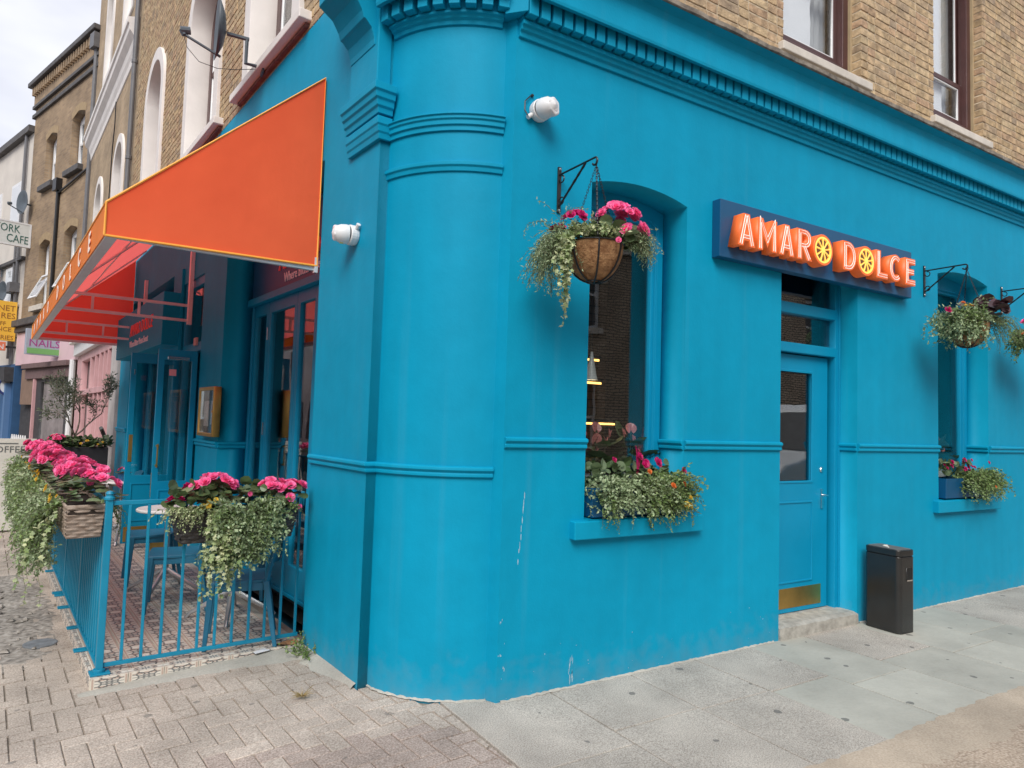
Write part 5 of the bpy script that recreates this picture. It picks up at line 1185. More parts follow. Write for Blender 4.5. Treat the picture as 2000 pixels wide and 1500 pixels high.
# ------------------------------------------------------------------ brackets and hanging baskets
def bracket(x, label, L=.36):
    br = empty('hanging_bracket', (x, 0, 3.08), label=label, cat='bracket', group='black iron basket brackets')
    b = MB(); b.box(-.013, .013, -.012, -.001, -.145, .145); b.obj('wall_plate', BLACK, br, bevel=.003)
    b = MB(); b.tube([(0, -.012, .095), (0, -.10, .095), (0, -L, .095)] + [(0, -L-.022*math.sin(a), .073+.022*math.cos(a)) for a in [PI*k/8 for k in range(1, 12)]], .0065, 6); b.obj('arm', BLACK, br)
    b = MB(); pts = [(0, -.012, -.105)] + [(0, -.012-(L-.10)*t, -.105+.195*t) for t in [k/12 for k in range(1, 13)]]; b.tube(pts, [.0065+.0014*(k % 2) for k in range(len(pts))], 6); b.obj('brace', BLACK, br)
    b = MB()
    for z, sgn in ((.062, 1), (-.075, -1)): b.tube([(0, -.014-.022+.022*math.cos(a), z+sgn*-.022*math.sin(a)*1) for a in [PI*1.6*k/10 for k in range(11)]], .0045, 5)
    b.obj('scroll', BLACK, br)
    for z in (.13, -.13): b = MB(); b.lathe([(0, .006), (.006, .004), (.008, 0)], 10, T=Matrix.Translation((0, -.012, z)) @ Matrix.Rotation(R(90), 4, 'X')); b.obj('screw', CHROME, br)
    return br
bracket(.338, 'black iron wall bracket holding the basket left of the first side window'); bracket(4.552, 'black iron wall bracket to the right of the sign board, holding the second basket'); bracket(6.064, 'black iron wall bracket at the right edge, beyond the second window')
def basket(x, y, seed, label, kind, zr=2.655, rad=.165, rot=0):
    r = random.Random(seed); hk = empty('hanging_basket', (x, y, zr), label=label, cat='hanging basket', group='hanging baskets on the side wall'); hk.rotation_euler = (0, 0, R(-31))
    prof = [(rad*math.sin(a)+.001, -rad*1.30*math.cos(a)) for a in [PI/2*k/10 for k in range(11)]]
    b = MB(); b.lathe(prof, 28); b.obj('coir_liner', COIR, hk, smooth=True)
    b = MB(); b.lathe([(0, -.03), (rad*.97, -.03)], 20); b.obj('soil', SOIL, hk)
    for k in range(7):
        a = 2*PI*k/7+.25; b = MB(); b.tube([((p+.004)*math.cos(a), (p+.004)*math.sin(a), z-.004) for p, z in prof], .0055, 5); b.obj('rib', BLACK, hk)
    for q, z in ((1.0, 0), (.25, -rad*1.28)): b = MB(); b.tube([((rad*q+.004)*math.cos(a), (rad*q+.004)*math.sin(a), z) for a in [2*PI*k/28 for k in range(28)]], .0045, 5, closed=True); b.obj('hoop', BLACK, hk)
    top = Vector((0, 0, 3.125-zr))
    for k in range(3):
        a = 2*PI*k/3+.5+rot; e = Vector((rad*math.cos(a), rad*math.sin(a), 0)); n = 30; b = MB()
        for i in range(n):
            p0 = e.lerp(top, i/n); p1 = e.lerp(top, (i+1.25)/n); d = (p1-p0); sd = d.cross(Vector((1, 0, 0)) if i % 2 else Vector((0, 1, 0))).normalized()*.0042
            b.tube([p0+sd, p1+sd, p1-sd, p0-sd], .0019, 4, closed=True)
        b.obj('chain', BLACK, hk)
    b = MB(); b.tube([(0, .018*math.sin(a), top.z+.01+.018*math.cos(a)) for a in [2*PI*k/12 for k in range(12)]], .003, 5, closed=True); b.obj('ring', BLACK, hk)
    return hk, r
hk, r = basket(.338, -.375, 400, 'coir lined hanging basket with bright pink begonias and long pale ivy by the first window', 0)
bpatch(hk, r, (.125, -.05, .16), .10, 22, sc=1.25, up=(0, -.6, .6)); bpatch(hk, r, (.215, -.10, .065), .055, 9, sc=1.2, up=(.3, -.8, .2)); bpatch(hk, r, (-.13, -.08, .13), .05, 7, BLOOMD, sc=1.25, up=(0, -.7, .5)); bpatch(hk, r, (-.225, -.09, .06), .03, 3, BLOOMD, sc=1.1); flower(hk, BLOOM[1], (.11, -.17, -.01), (0, -1, .2), .6, r)
lv = Leaves()
for k in range(60): p = Vector((r.uniform(-.02, .24), r.uniform(-.12, .1), r.uniform(.0, .10))); d = rdir(r, -.2); lv.add(p, d, (d.x, -.5, .9), r.uniform(.05, .09))
obj('begonia_leaves', lv.mesh('begonia_leaves', ROUND), BEGL, hk, kind='stuff')
trailing(hk, r, 250, lambda q: Vector((q.uniform(-.21, -.11), q.uniform(-.13, .10), q.uniform(-.06, .05))), lambda q, p: (-q.uniform(.1, 1), -q.uniform(-.1, .7), q.uniform(-.2, .7)), (.12, .36), .14, .015, .033, LEAFS, NARROW, spread=1.1)
trailing(hk, r, 120, lambda q: Vector((q.uniform(-.14, .10), q.uniform(-.16, .02), q.uniform(.01, .05))), lambda q, p: (q.uniform(-.6, .3), -q.uniform(.1, .6), q.uniform(.2, .9)), (.05, .13), .12, .013, .032, IVY, OVAL, name='pale_leaves')
trailing(hk, r, 110, lambda q: Vector((q.uniform(.13, .22), q.uniform(-.08, .10), q.uniform(.0, .05))), lambda q, p: (q.uniform(.3, 1), -q.uniform(-.1, .3), q.uniform(0, .5)), (.08, .24), .15, .015, .03, LEAFS, NARROW, name='side_leaves', spread=1.1)
trailing(hk, r, 9, lambda q: Vector((q.uniform(-.20, -.11), -.12, .02)), lambda q, p: (q.uniform(-.35, -.05), -.5, .1), (.3, .5), .26, .02, .042, IVY, IVYT, name='ivy', wob=.14)
trailing(hk, r, 3, lambda q: Vector((-.165+q.uniform(-.025, .025), -.12, .0)), lambda q, p: (q.uniform(-.1, .15), -.3, -.3), (.40, .52), .26, .02, .042, IVY, IVYT, name='ivy', wob=.10)
def basket2(x, y, seed, label):
    hk, r = basket(x, y, seed, label, 1, rot=.7, zr=2.64)
    trailing(hk, r, 240, lambda q: Vector((q.uniform(-.22, .04), q.uniform(-.18, .1), q.uniform(-.12, .06))), lambda q, p: (-q.uniform(-.3, 1), -q.uniform(0, .8), q.uniform(.1, .7)), (.10, .30), .15, .016, .042, LEAFS, OVAL)
    trailing(hk, r, 110, lambda q: Vector((q.uniform(-.18, .05), q.uniform(-.16, 0), q.uniform(.02, .06))), lambda q, p: (q.uniform(-.8, .2), -.6, q.uniform(0, .8)), (.1, .25), .15, .016, .036, LEAF, OVAL, name='green_leaves')
    trailing(hk, r, 90, lambda q: Vector((q.uniform(.1, .24), q.uniform(-.1, .1), q.uniform(0, .08))), lambda q, p: (q.uniform(.4, 1), -q.uniform(-.2, .4), q.uniform(.0, .7)), (.14, .38), .14, .017, .026, LEAF, NARROW, name='side_leaves')
    lv = Leaves()
    for k in range(70): p = Vector((r.uniform(.0, .26), r.uniform(-.14, .1), r.uniform(.05, .19))); d = rdir(r, -.2); lv.add(p, d, (d.x, -.5, .9), r.uniform(.06, .10))
    obj('purple_leaves', lv.mesh('purple_leaves', ROUND), PURL, hk, kind='stuff')
    flower(hk, BLOOMD[0], (-.26, -.14, .09), (0, -1, .5), 1.1, r)
    for k in range(4): flower(hk, BY if k < 2 else BO, (r.uniform(-.1, .06), -.05, .15+r.uniform(-.02, .03)), (0, -.6, .8), r.uniform(.5, .8), r)
    return hk, r
basket2(4.552, -.375, 410, 'coir lined hanging basket of green trailers and dark purple leaves near the second window')
hk, r = basket(6.064, -.375, 420, 'hanging basket with pink begonias cut off by the right edge of the picture', 2, zr=2.64)
bpatch(hk, r, (.02, -.04, .13), .09, 12, up=(0, -.5, .7)); bpatch(hk, r, (-.15, -.06, .16), .07, 12, sc=1.25, up=(-.2, -.6, .6)); bpatch(hk, r, (-.24, -.1, .03), .03, 4, [BO])
trailing(hk, r, 130, lambda q: Vector((q.uniform(-.23, -.12), q.uniform(-.13, .10), q.uniform(-.06, .06))), lambda q, p: (-q.uniform(.1, 1), -q.uniform(-.1, .7), q.uniform(-.2, .7)), (.10, .30), .14, .015, .036, LEAF, OVAL, name='left_leaves')
trailing(hk, r, 130, lambda q: Vector((q.uniform(-.17, .17), q.uniform(-.15, .1), q.uniform(0, .05))), lambda q, p: (p.x*5+q.uniform(-.3, .3), -q.uniform(0, .8), q.uniform(.1, .6)), (.1, .3), .17, .017, .028, LEAF, OVAL)

# ------------------------------------------------------------------ litter bin
bn = empty('litter_bin', (3.60, -.215, .05), label='dark grey metal litter bin with ash tray top beside the side door', cat='litter bin')
bn.rotation_euler = (0, 0, R(-4))
def rr2(w, d, rad, n=6):
    p = []
    for cx, cy, a0 in ((w/2-rad, d/2-rad, 0), (-w/2+rad, d/2-rad, PI/2), (-w/2+rad, -d/2+rad, PI), (w/2-rad, -d/2+rad, 1.5*PI)):
        for k in range(n+1): a = a0+PI/2*k/n; p.append((cx+rad*math.cos(a), cy+rad*math.sin(a)))
    return p
BWd, BDp = .205, .31
b = MB(); b.prism(rr2(BWd, BDp, .04), 0.0, .60, 'z'); b.obj('body', BINM, bn, bevel=.003)
b = MB(); b.prism(rr2(BWd-.012, BDp-.012, .036), .60, .608, 'z'); b.prism(rr2(BWd, BDp, .04), .608, .655, 'z'); b.obj('lid', BINM, bn, bevel=.004)
b = MB(); b.prism(rr2(BWd-.03, BDp-.03, .03), .655, .659, 'z'); b.obj('ash_tray', mat('sand_tray', (.16, .15, .14), .6, .3, var=.2, scale=30), bn)
b = MB(); b.tube([(-.02, .0, .661), (.02, .035, .663)], .006, 6); b.tube([(-.05, -.03, .661), (-.03, .03, .663)], .005, 6); b.lathe([(0, .012), (.016, .006), (.018, 0)], 8, T=T3(-.01, .03, .659)); b.obj('cigarette_end', mat('cigarette_paper', (.75, .70, .62), .8), bn)
b = MB(); b.box(-.012, .055, -BDp/2-.0015, -BDp/2+.03, .415, .515); b.obj('slot', mat('slot_black', (.006, .006, .006), .6), bn)  # flat near-black block: the opening's inner shade is put into its colour
plate('slot_rim', rect(-.017, .060, .411, .519), [rect(-.012, .055, .417, .513)], -BDp/2-.003, -BDp/2+.004, BINM, bn)
b = MB(); b.box(-.014, .057, -BDp/2-.006, -BDp/2-.003, .410, .420); b.obj('slot_lip', CHROME, bn)
# ------------------------------------------------------------------ cameras / lamps on the wall
def dome(name, M, label, cat, cable=True):
    c = empty(name, M=M, label=label, cat=cat)
    b = MB(); b.lathe([(0, 0), (.062, 0), (.066, .02), (.066, .05), (.060, .056)], 24); b.obj('base', WHITE, c, smooth=False, bevel=.003)
    T = Matrix.Translation((0, 0, .05)) @ Matrix.Rotation(R(14), 4, 'Y')
    b = MB(); b.lathe([(.060, 0), (.064, .02), (.060, .055), (.046, .085), (.030, .100), (0, .108)], 24, T=T); b.obj('head', WHITE, c, smooth=True)
    b = MB(); b.prism([(-.045, .02), (-.03, -.035), (.02, -.062), (.055, -.04), (.05, .03), (0, .055)], .055, .098, 'z', T=T); b.obj('visor', WHITE, c, bevel=.012)
    b = MB(); b.lathe([(0, .004), (.022, .002), (.024, -.01)], 16, T=T @ Matrix.Translation((.012, -.012, .098))); b.obj('lens', mat('camera_lens', (.62, .60, .60), .15), c)
    b = MB(); b.box(-.012, .012, .028, .031, .0, .024, T=T @ Matrix.Translation((0, .031, .03))); b.obj('sticker', mat('yellow_sticker', (.80, .66, .12), .6), c)
    b = MB(); b.lathe([(.014, 0), (.014, .035), (0, .035)], 12, T=Matrix.Translation((-.055, -.035, .02)) @ Matrix.Rotation(R(90), 4, 'X') @ Matrix.Rotation(R(-50), 4, 'Y')); b.obj('gland', WHITE, c)
    return c
# local z points out of the wall, x to the right, y up
RX = Matrix(((1, 0, 0, 0), (0, 0, -1, 0), (0, 1, 0, 0), (0, 0, 0, 1)))
c1 = dome('security_camera', T3(.165, -.002, 3.53) @ RX, 'white dome camera with a looped cable high on the side wall near the corner', 'security camera')
b = MB(); b.tube([(-.09, -.05, .03), (-.105, -.02, .02), (-.10, .04, .012), (-.06, .085, .008), (-.045, .09, .002)], .004, 6); b.lathe([(0, .012), (.009, .010), (.01, 0)], 10, T=T3(-.045, .092, 0)); b.obj('cable', BLACK, c1)
c2 = dome('security_camera', FL @ T3(-.30, -.002, 2.815) @ RX @ Matrix.Rotation(PI, 4, 'Z') @ Matrix.Scale(1, 4), 'white dome camera on the blue pier beside the orange awning edge', 'security camera')
c3 = empty('security_camera', M=FL @ T3(-9.62, -.002, 2.69) @ RX, label='small white turret camera on the far pier below the awning end', cat='security camera')
b = MB(); b.lathe([(0, 0), (.07, 0), (.07, .06), (.06, .09), (0, .09)], 20); b.obj('base', WHITE, c3, bevel=.004)
b = MB(); b.lathe([(.045, 0), (.05, .05), (.045, .11), (0, .112)], 16, T=Matrix.Translation((0, -.01, .07)) @ Matrix.Rotation(R(70), 4, 'Y')); b.obj('head', WHITE, c3)
b = MB(); b.lathe([(0, .004), (.03, 0)], 14, T=Matrix.Translation((0, -.01, .07)) @ Matrix.Rotation(R(70), 4, 'Y') @ T3(0, 0, .112)); b.obj('lens', BLACK, c3)
# ------------------------------------------------------------------ satellite dishes
DISHM = mat('dish_grey', (.09, .11, .13), .45, var=.15, scale=6)
def dish(M, rad, label, m=DISHM, group=None):
    d = empty('satellite_dish', M=M, label=label, cat='satellite dish', group=group)
    b = MB(); b.lathe([(0, .0), (rad*.5, .022*rad/.28), (rad, .085*rad/.28), (rad*1.02, .085*rad/.28), (rad*.5, .014*rad/.28), (0, -.008)], 28, T=Matrix.Rotation(R(90), 4, 'X') @ Matrix.Diagonal((1, 1.08, 1, 1))); b.obj('reflector', m, d, smooth=True)
    b = MB(); b.tube([(0, -.03, -rad), (0, -rad*1.35, -rad*.52)], rad*.05, 6); b.obj('arm', m, d)
    b = MB(); b.tube([(0, -rad*1.30, -rad*.56), (0, -rad*1.40, -rad*.40)], rad*.09, 8); b.tube([(0, -rad*1.42, -rad*.42), (0, -rad*1.12, -rad*.36)], rad*.13, 10); b.obj('receiver', m, d)
    b = MB(); b.tube([(0, .01, -.1*rad), (0, .22*rad/.28, -.1*rad)], rad*.08, 6); b.tube([(0, .2*rad/.28, -.1*rad), (0, .2*rad/.28, -1.0*rad), (0, .36*rad/.28, -1.0*rad)], rad*.07, 6); b.box(-.06*rad/.28, .06*rad/.28, .35*rad/.28, .37*rad/.28, -1.25*rad, -.8*rad); b.obj('mount', m, d)
    return d
d0 = dish(FL @ T3(-2.45+.02, -.365, 5.02) @ Matrix.Rotation(R(-9), 4, 'Z'), .25, 'large dark grey satellite dish with long receiver arm on the brickwork above the awning')
b = MB(); b.tube([(0, -.33, -.14), (.0, -.30, -.24), (0, -.2, -.34), (0, -.05, -.36), (0, .1, -.33), (0, .26, -.28)], .003, 5); b.obj('cable', BLACK, d0)

# ------------------------------------------------------------------ terrace furniture
def chair_at(s, off, rot, label):
    c = empty('terrace_chair', M=FL @ T3(-s, -off, DZ) @ Matrix.Rotation(rot, 4, 'Z'), label=label, cat='chair', group='dark blue plastic terrace chairs')
    # local: front = -y
    b = MB(); n = 10; vs = []; 
    for i in range(n+1):
        v = -1+2*i/n
        for j in range(n+1):
            u = -1+2*j/n; w = .215-.012*(v+1); x = u*w*(1-.06*abs(v)**3); y = v*.205*(1-.05*abs(u)**3)
            vs.append((x, y, .455-.012*(1-u*u)*(1-v*v)+.008*max(0, v)))
    top = len(vs); vs2 = [(x, y, z-.022) for x, y, z in vs]; N_ = n+1
    fs = [(i*N_+j, i*N_+j+1, (i+1)*N_+j+1, (i+1)*N_+j) for i in range(n) for j in range(n)]; fs += [tuple(reversed([q+top for q in f])) for f in fs]
    rim = [j for j in range(N_)]+[i*N_+n for i in range(1, N_)]+[n*N_+j for j in range(n-1, -1, -1)]+[i*N_ for i in range(n-1, 0, -1)]
    fs += [(rim[k], rim[(k+1) % len(rim)], rim[(k+1) % len(rim)]+top, rim[k]+top) for k in range(len(rim))]
    b.add(vs+vs2, fs); b.obj('seat', CHAIR, c, bevel=.004)
    b = MB(); b.box(-.19, .19, -.19, -.165, .385, .438); b.box(-.19, .19, .15, .175, .385, .438); b.box(-.195, -.172, -.164, .149, .385, .438); b.box(.172, .195, -.164, .149, .385, .438); b.obj('apron', CHAIR, c, bevel=.003)
    def leg(p0, p1, w0, w1):
        bb = MB(); bb.add([(p0[0]-w0, p0[1]-w0, p0[2]), (p0[0]+w0, p0[1]-w0, p0[2]), (p0[0]+w0, p0[1]+w0, p0[2]), (p0[0]-w0, p0[1]+w0, p0[2]), (p1[0]-w1, p1[1]-w1, p1[2]), (p1[0]+w1, p1[1]-w1, p1[2]), (p1[0]+w1, p1[1]+w1, p1[2]), (p1[0]-w1, p1[1]+w1, p1[2])],
               [(0, 3, 2, 1), (4, 5, 6, 7), (0, 1, 5, 4), (1, 2, 6, 5), (2, 3, 7, 6), (3, 0, 4, 7)]); bb.obj('leg', CHAIR, c, bevel=.006)
    for sx in (-1, 1):
        leg((sx*.205, -.205, 0), (sx*.185, -.178, .45), .014, .021); leg((sx*.205, .245, 0), (sx*.185, .168, .45), .014, .021)
        bb = MB(); bb.tube([(sx*.186, .170, .44), (sx*.186, .19, .55), (sx*.19, .235, .70), (sx*.18, .252, .76)], [.02, .018, .016, .014], 6); bb.obj('back_post', CHAIR, c)
    b = MB(); vs = []; n = 12
    for i in range(n+1):
        u = -1+2*i/n; x = u*.205; y0 = .262-.055*u*u
        for z, t in ((.56, -.012), (.80, .030)):
            zz = z-(.035*abs(u)**3 if z > .7 else -.02*abs(u)**3); vs += [(x, y0+t-.009, zz), (x, y0+t+.009, zz)]
    fs = []
    for i in range(n):
        a, q = 4*i, 4*i+4; fs += [(a, q, q+2, a+2), (a+1, a+3, q+3, q+1), (a+2, q+2, q+3, a+3), (a, a+1, q+1, q)]
    fs += [(0, 2, 3, 1), (4*n, 4*n+1, 4*n+3, 4*n+2)]
    b.add(vs, fs); b.obj('backrest', CHAIR, c, smooth=False, bevel=.006)
    return c
def table_at(s, off, rot, label, rnd=True, w=.62):
    t = empty('terrace_table', M=FL @ T3(-s, -off, DZ) @ Matrix.Rotation(rot, 4, 'Z'), label=label, cat='table', group='white topped terrace tables')
    b = MB()
    if rnd: b.lathe([(0, .715), (w/2-.01, .715), (w/2, .722), (w/2, .735), (w/2-.008, .742), (0, .742)], 36)
    else: b.prism(rr2(w, w, .03), .715, .742, 'z')
    b.obj('table_top', TIN, t, bevel=0 if rnd else .003)
    b = MB(); b.tube([(0, 0, .16), (0, 0, .714)], .025, 12); b.obj('column', STEEL, t)
    for k in range(4):
        a = PI/2*k+PI/4; c, s_ = math.cos(a), math.sin(a); b = MB(); b.tube([(c*.02, s_*.02, .20), (c*.07, s_*.07, .165), (c*.30, s_*.30, .035), (c*.33, s_*.33, .0)], [.02, .022, .016, .014], 8); b.obj('foot', STEEL, t)
    return t
chair_at(1.22, .345, R(-18), 'dark blue terrace chair nearest the railing, under the silvery trailing planter')
table_at(1.86, .22, R(24), 'white terrace table with a four star steel foot beside the nearest chair', False, .60)
chair_at(2.36, .53, R(-14), 'dark blue terrace chair left of the nearest table, facing the pavement railing'); 
chair_at(2.45, .0, R(160), 'dark blue terrace chair between the nearest table and the folding doors')
table_at(2.92, .50, R(10), 'round white terrace table left of the trailing planter, in front of the entrance', True, .52)
chair_at(3.44, .53, R(-4), 'dark blue terrace chair behind the round white table')
table_at(5.8, .46, R(30), 'small white table with a flower pot, behind the begonia row', True, .5)
chair_at(6.6, .40, R(0), 'dark blue terrace chair farthest back on the terrace, behind the small table')
# pots
def pot_plant(name, M, rad, hgt, m, label, cat, square=False):
    p = empty(name, M=M, label=label, cat=cat); b = MB()
    if square: b.prism(rr2(rad*2, rad*2, .02), 0, hgt-.02, 'z'); 
    else: b.lathe([(0, 0), (rad*.75, 0), (rad, hgt), (rad*.92, hgt), (rad*.9, hgt-.03), (0, hgt-.03)], 20)
    b.obj('pot', m, p); return p
r = random.Random(55)
p = pot_plant('potted_begonia', FL @ T3(-5.75, -.46, DZ+.743), .065, .10, NAVY, 'little dark pot of pink flowers on the small white table', 'potted plant')
bpatch(p, r, (0, 0, .13), .06, 9, sc=.75); lv = Leaves()
for k in range(30): d = rdir(r, -.1); lv.add(Vector((d.x*.05, d.y*.05, .10)), (d.x, d.y, .1), (0, 0, 1), .05)
obj('begonia_leaves', lv.mesh('begonia_leaves', ROUND), BEGL, p, kind='stuff')
PLB = mat('black_planter', (.02, .022, .026), .5, var=.15)
p = empty('rose_planter', M=FL @ T3(-9.25, -.52, .0), label='tall black planter of dark leaves with pink flowers at the far terrace end', cat='planter')
b = MB(); b.box(-.2, .2, -.42, .30, 0, 1.04); b.obj('trough', PLB, p, bevel=.01)
lv = Leaves()
for k in range(420): q = Vector((r.uniform(-.2, .22), r.uniform(-.50, .36), 1.02+r.uniform(0, .17))); d = rdir(r, -.3); lv.add(q, d, (d.x, d.y, 1), r.uniform(.05, .085))
obj('leaf_mass', lv.mesh('leaf_mass', ROUND), BEGL, p, kind='stuff')
bpatch(p, r, (.08, -.40, 1.16), .13, 22, sc=1.1); 
for k in range(5): flower(p, BY, (.2, r.uniform(-.1, .25), 1.05+r.uniform(-.03, .1)), (1, -.2, .6), .7, r)
p = empty('olive_tree', M=FL @ T3(-9.65, -.74, .0), label='slim grey green olive tree rising behind the begonias at the terrace end', cat='tree')
b = MB(); b.lathe([(0, 0), (.16, 0), (.2, .5), (.18, .5), (.17, .45), (0, .45)], 18); b.obj('pot', PLB, p)
b = MB(); tips = []
def grow(q, d, l, rad, lev):
    pts = [q]; 
    for k in range(4): d = (d+rdir(r)*.22+Vector((0, 0, .05))).normalized(); q = q+d*l/4; pts.append(q)
    b.tube(pts, [rad*(1-.45*i/4) for i in range(5)], 6 if lev < 2 else 4)
    if lev >= 2: tips.append((pts, d))
    if lev < 4:
        for k in range(3 if lev < 3 else 2): grow(pts[r.choice((2, 3, 4)) if lev else 4], (d+rdir(r)*.75+Vector((0, 0, .1))).normalized(), l*.68, rad*.55, lev+1)
grow(Vector((0, 0, .45)), Vector((.1, 0, 1)), .78, .026, 0)
b.obj('trunk', mat('olive_bark', (.22, .19, .15), .9, var=.2, scale=20), p)
lv = Leaves()
for pts, d in tips:
    for q in pts[1:]:
        for k in range(5): e = rdir(r); lv.add(q+e*.02, e+d*.5, rdir(r), r.uniform(.045, .07))
obj('crown', lv.mesh('crown', NARROW), mat('olive_leaf', (.8, .8, .8), .5, isl=[(.16, .20, .12), (.24, .28, .19), (.10, .14, .07), (.32, .35, .27)], transl=.2), p, kind='stuff')

# ------------------------------------------------------------------ little things on the ground
b = MB(); b.add([(-.055, -.03, .001), (.055, -.025, .002), (.052, .03, .004), (-.05, .028, .002), (0, 0, .008)], [(0, 1, 4), (1, 2, 4), (2, 3, 4), (3, 0, 4)])
prep(b.obj('paper_scrap', mat('paper', (.72, .72, .74), .8, var=.03), M=T3(-.985, 1.47, .03) @ Matrix.Rotation(R(15), 4, 'Z')), label='white scrap of paper lying below the railing on the cement strip', cat='litter')
b = MB(); vs = [(0, 0, .015)]
for k in range(11): a = 2*PI*k/11; q = .06*(1+.3*math.cos(3*a)); vs.append((q*1.3*math.cos(a), q*.7*math.sin(a), .012+.012*math.sin(2*a)))
b.add(vs, [(0, 1+k, 1+(k+1) % 11) for k in range(11)])
prep(b.obj('dead_leaf', mat('dead_leaf_brown', (.26, .13, .06), .8, var=.3, scale=30), M=T3(-.81, 1.52, .035)), label='curled brown dead leaf at the foot of the railing by the wall', cat='leaf')
r = random.Random(66)
wd = empty('weed', (-.74, 1.28, .02), label='green weed growing at the foot of the blue wall under the railing end', cat='weed')
lv = Leaves(); st_ = MB()
for k in range(26): strand(lv, r, (r.uniform(-.06, .06), r.uniform(-.1, .14), .0), (r.uniform(-1, .6), r.uniform(-.8, .8), r.uniform(.5, 1.4)), r.uniform(.06, .17), .06, .016, .03, st_)
obj('leaves', lv.mesh('leaves', OVAL), LEAF, wd, kind='stuff'); st_.obj('stems', STEM, wd, kind='stuff')
tf = MB()
for k in range(60):
    a = r.uniform(0, 6.28); l = r.uniform(.03, .085); q = Vector((math.cos(a), math.sin(a)*.8, r.uniform(.1, .8))); tf.tube([(0, 0, .01), tuple(q*l*.5+Vector((0, 0, .01))), tuple(q*l+Vector((0, 0, .004)))], [.0018, .0014, .0006], 3)
prep(tf.obj('grass_tuft', mat('dry_grass', (.36, .27, .12), .9, var=.3), M=T3(-.935, .617, .006)), label='dry yellow grass tuft sprouting between the pavers', cat='grass tuft')
# ------------------------------------------------------------------ neighbours up the main street
PINKW = mat('pink_paint', (.62, .36, .37), .5, var=.08, scale=3); PINKL = mat('pale_pink_fascia', (.70, .50, .54), .55, var=.06, scale=2)
REND = mat('grey_render', (.46, .43, .42), .85, var=.14, scale=2.5, bump=.2, bscale=40); CREAM = mat('cream_render', (.62, .57, .51), .8, var=.08, scale=1.5)
WFR = mat('white_window_paint', (.74, .74, .75), .5, var=.03); SLATE = mat('dark_cornice', (.09, .085, .085), .7, var=.25, scale=6)
SHADE = mat('shop_dark', (.05, .05, .055), .6, var=.2)
DCURT = mat('grey_curtain', (.30, .31, .31), .9, var=.1)
# arched-window house
h2 = empty('terraced_house', M=FL @ T3(-10.0, 0, 0), label='yellow brick terraced house with arched white window surrounds and a deep white cornice', cat='building')
def a2(s0, s1, z0, zt, ins=0): return [(x+10, z) for x, z in uarch(s0, s1, z0, zt, ins)]
HW = [(11.15, 12.6, 4.9, 7.2), (14.2, 15.65, 4.9, 7.15)]
HU = [(11.3, 12.5, 9.6, 12.0), (14.3, 15.5, 9.6, 12.0)]
plate('wall', rect(-7.5, .05, 3.35, 13.4), [a2(*q, .02) for q in HW]+[[(x+10, z) for x, z in rect(-b_, -a, z0, z1)] for a, b_, z0, z1 in HU], .01, .35, BRICKN, h2)
for q in HW:
    w = plate('window', a2(*q), [a2(q[0], q[1], q[2]+.02, q[3], .17)], -.03, .30, WHITEP, h2, bevel=.005)
    b = MB(); b.box(-q[1]+10.18, -q[0]+9.82, .22, .25, q[2], q[3]-.2); b.obj('pane', GLASSU, w)
    b = MB(); b.box(-q[1]+10.18, -q[0]+9.82, .2, .26, 5.95, 6.02); b.box(-(q[0]+q[1])/2+9.98, -(q[0]+q[1])/2+10.02, .2, .255, q[2], q[3]-.2); b.obj('sash_bar', WFR, w)
    b = MB(); b.box(-q[1]+10.05, -q[0]+9.95, .32, .34, q[2], q[3]-.15); b.obj('curtain', DCURT, w)
for a, b_, z0, z1 in HU:
    w = plate('window', rect(-b_+9.9, -a+10.1, z0-.02, z1+.12), [rect(-b_+10.1, -a+9.9, z0+.05, z1-.08)], -.02, .22, WHITEP, h2)
    b = MB(); b.box(-b_+10.08, -a+9.92, .12, .15, z0, z1); b.obj('pane', GLASSU, w)
    b = MB(); b.box(-b_+10.08, -a+9.92, .09, .16, (z0+z1)/2-.03, (z0+z1)/2+.03); b.obj('sash_bar', WFR, w)
b = MB(); b.sweep([(-.01, 8.22), (.02, 8.24), (.03, 8.36), (.06, 8.44), (.08, 8.55), (.16, 8.66), (.17, 8.76), (.20, 8.79), (.20, 8.88), (-.01, 8.95)], [((-7.45, .01), (0, -1)), ((-.30, .01), (0, -1))]); b.obj('cornice', WHITEP, h2, bevel=.004)
b = MB(); b.box(-7.5, .05, -.04, .35, 13.2, 13.5); b.obj('parapet', SILLST, h2)
b = MB(); b.tube([(-.22, -.05, 3.3), (-.22, -.05, 12.9)], .042, 10); 
for z in (4.2, 6.2, 8.0, 10.2, 12): b.lathe([(.042, 0), (.052, .01), (.052, .07), (.042, .08)], 10, T=T3(-.22, -.05, z))
b.obj('drainpipe', mat('pipe_grey', (.14, .14, .15), .5, var=.1), h2)
b = MB(); b.tube([(-2.9, -.02, 6.0), (-2.85, -.02, 7.2), (-2.7, -.02, 7.7), (-2.75, -.02, 8.2)], .012, 5); b.obj('cable', BLACK, h2)
b = MB(); b.box(-.75, -.02, -.05, .35, 0, 3.36); b.obj('party_pier', REND, h2, bevel=.01)
plate('shopfront', rect(-7.0, -.76, 0, 3.0), [rect(-2.6+1.72*0-1.55, -.95, .75, 2.0), rect(-4.15, -.95, 2.12, 2.82), rect(-6.0, -4.3, .2, 2.0), rect(-6.0, -4.3, 2.12, 2.82)], -.02, .12, PINKW, h2, bevel=.01)
b = MB()
for x in (-1.4, -1.95, -2.6, -3.3): b.box(x-.035, x+.035, -.035, .1, .75, 2.82)
b.box(-4.2, -.9, -.05, .1, 2.0, 2.12); b.obj('mullion', PINKW, h2, bevel=.006)
b = MB(); b.box(-6.9, -.8, .125, .135, .1, 2.95); b.obj('shop_glass', mat('shop_glass_grey', (.30, .27, .27), .12, var=.3, scale=2), h2)
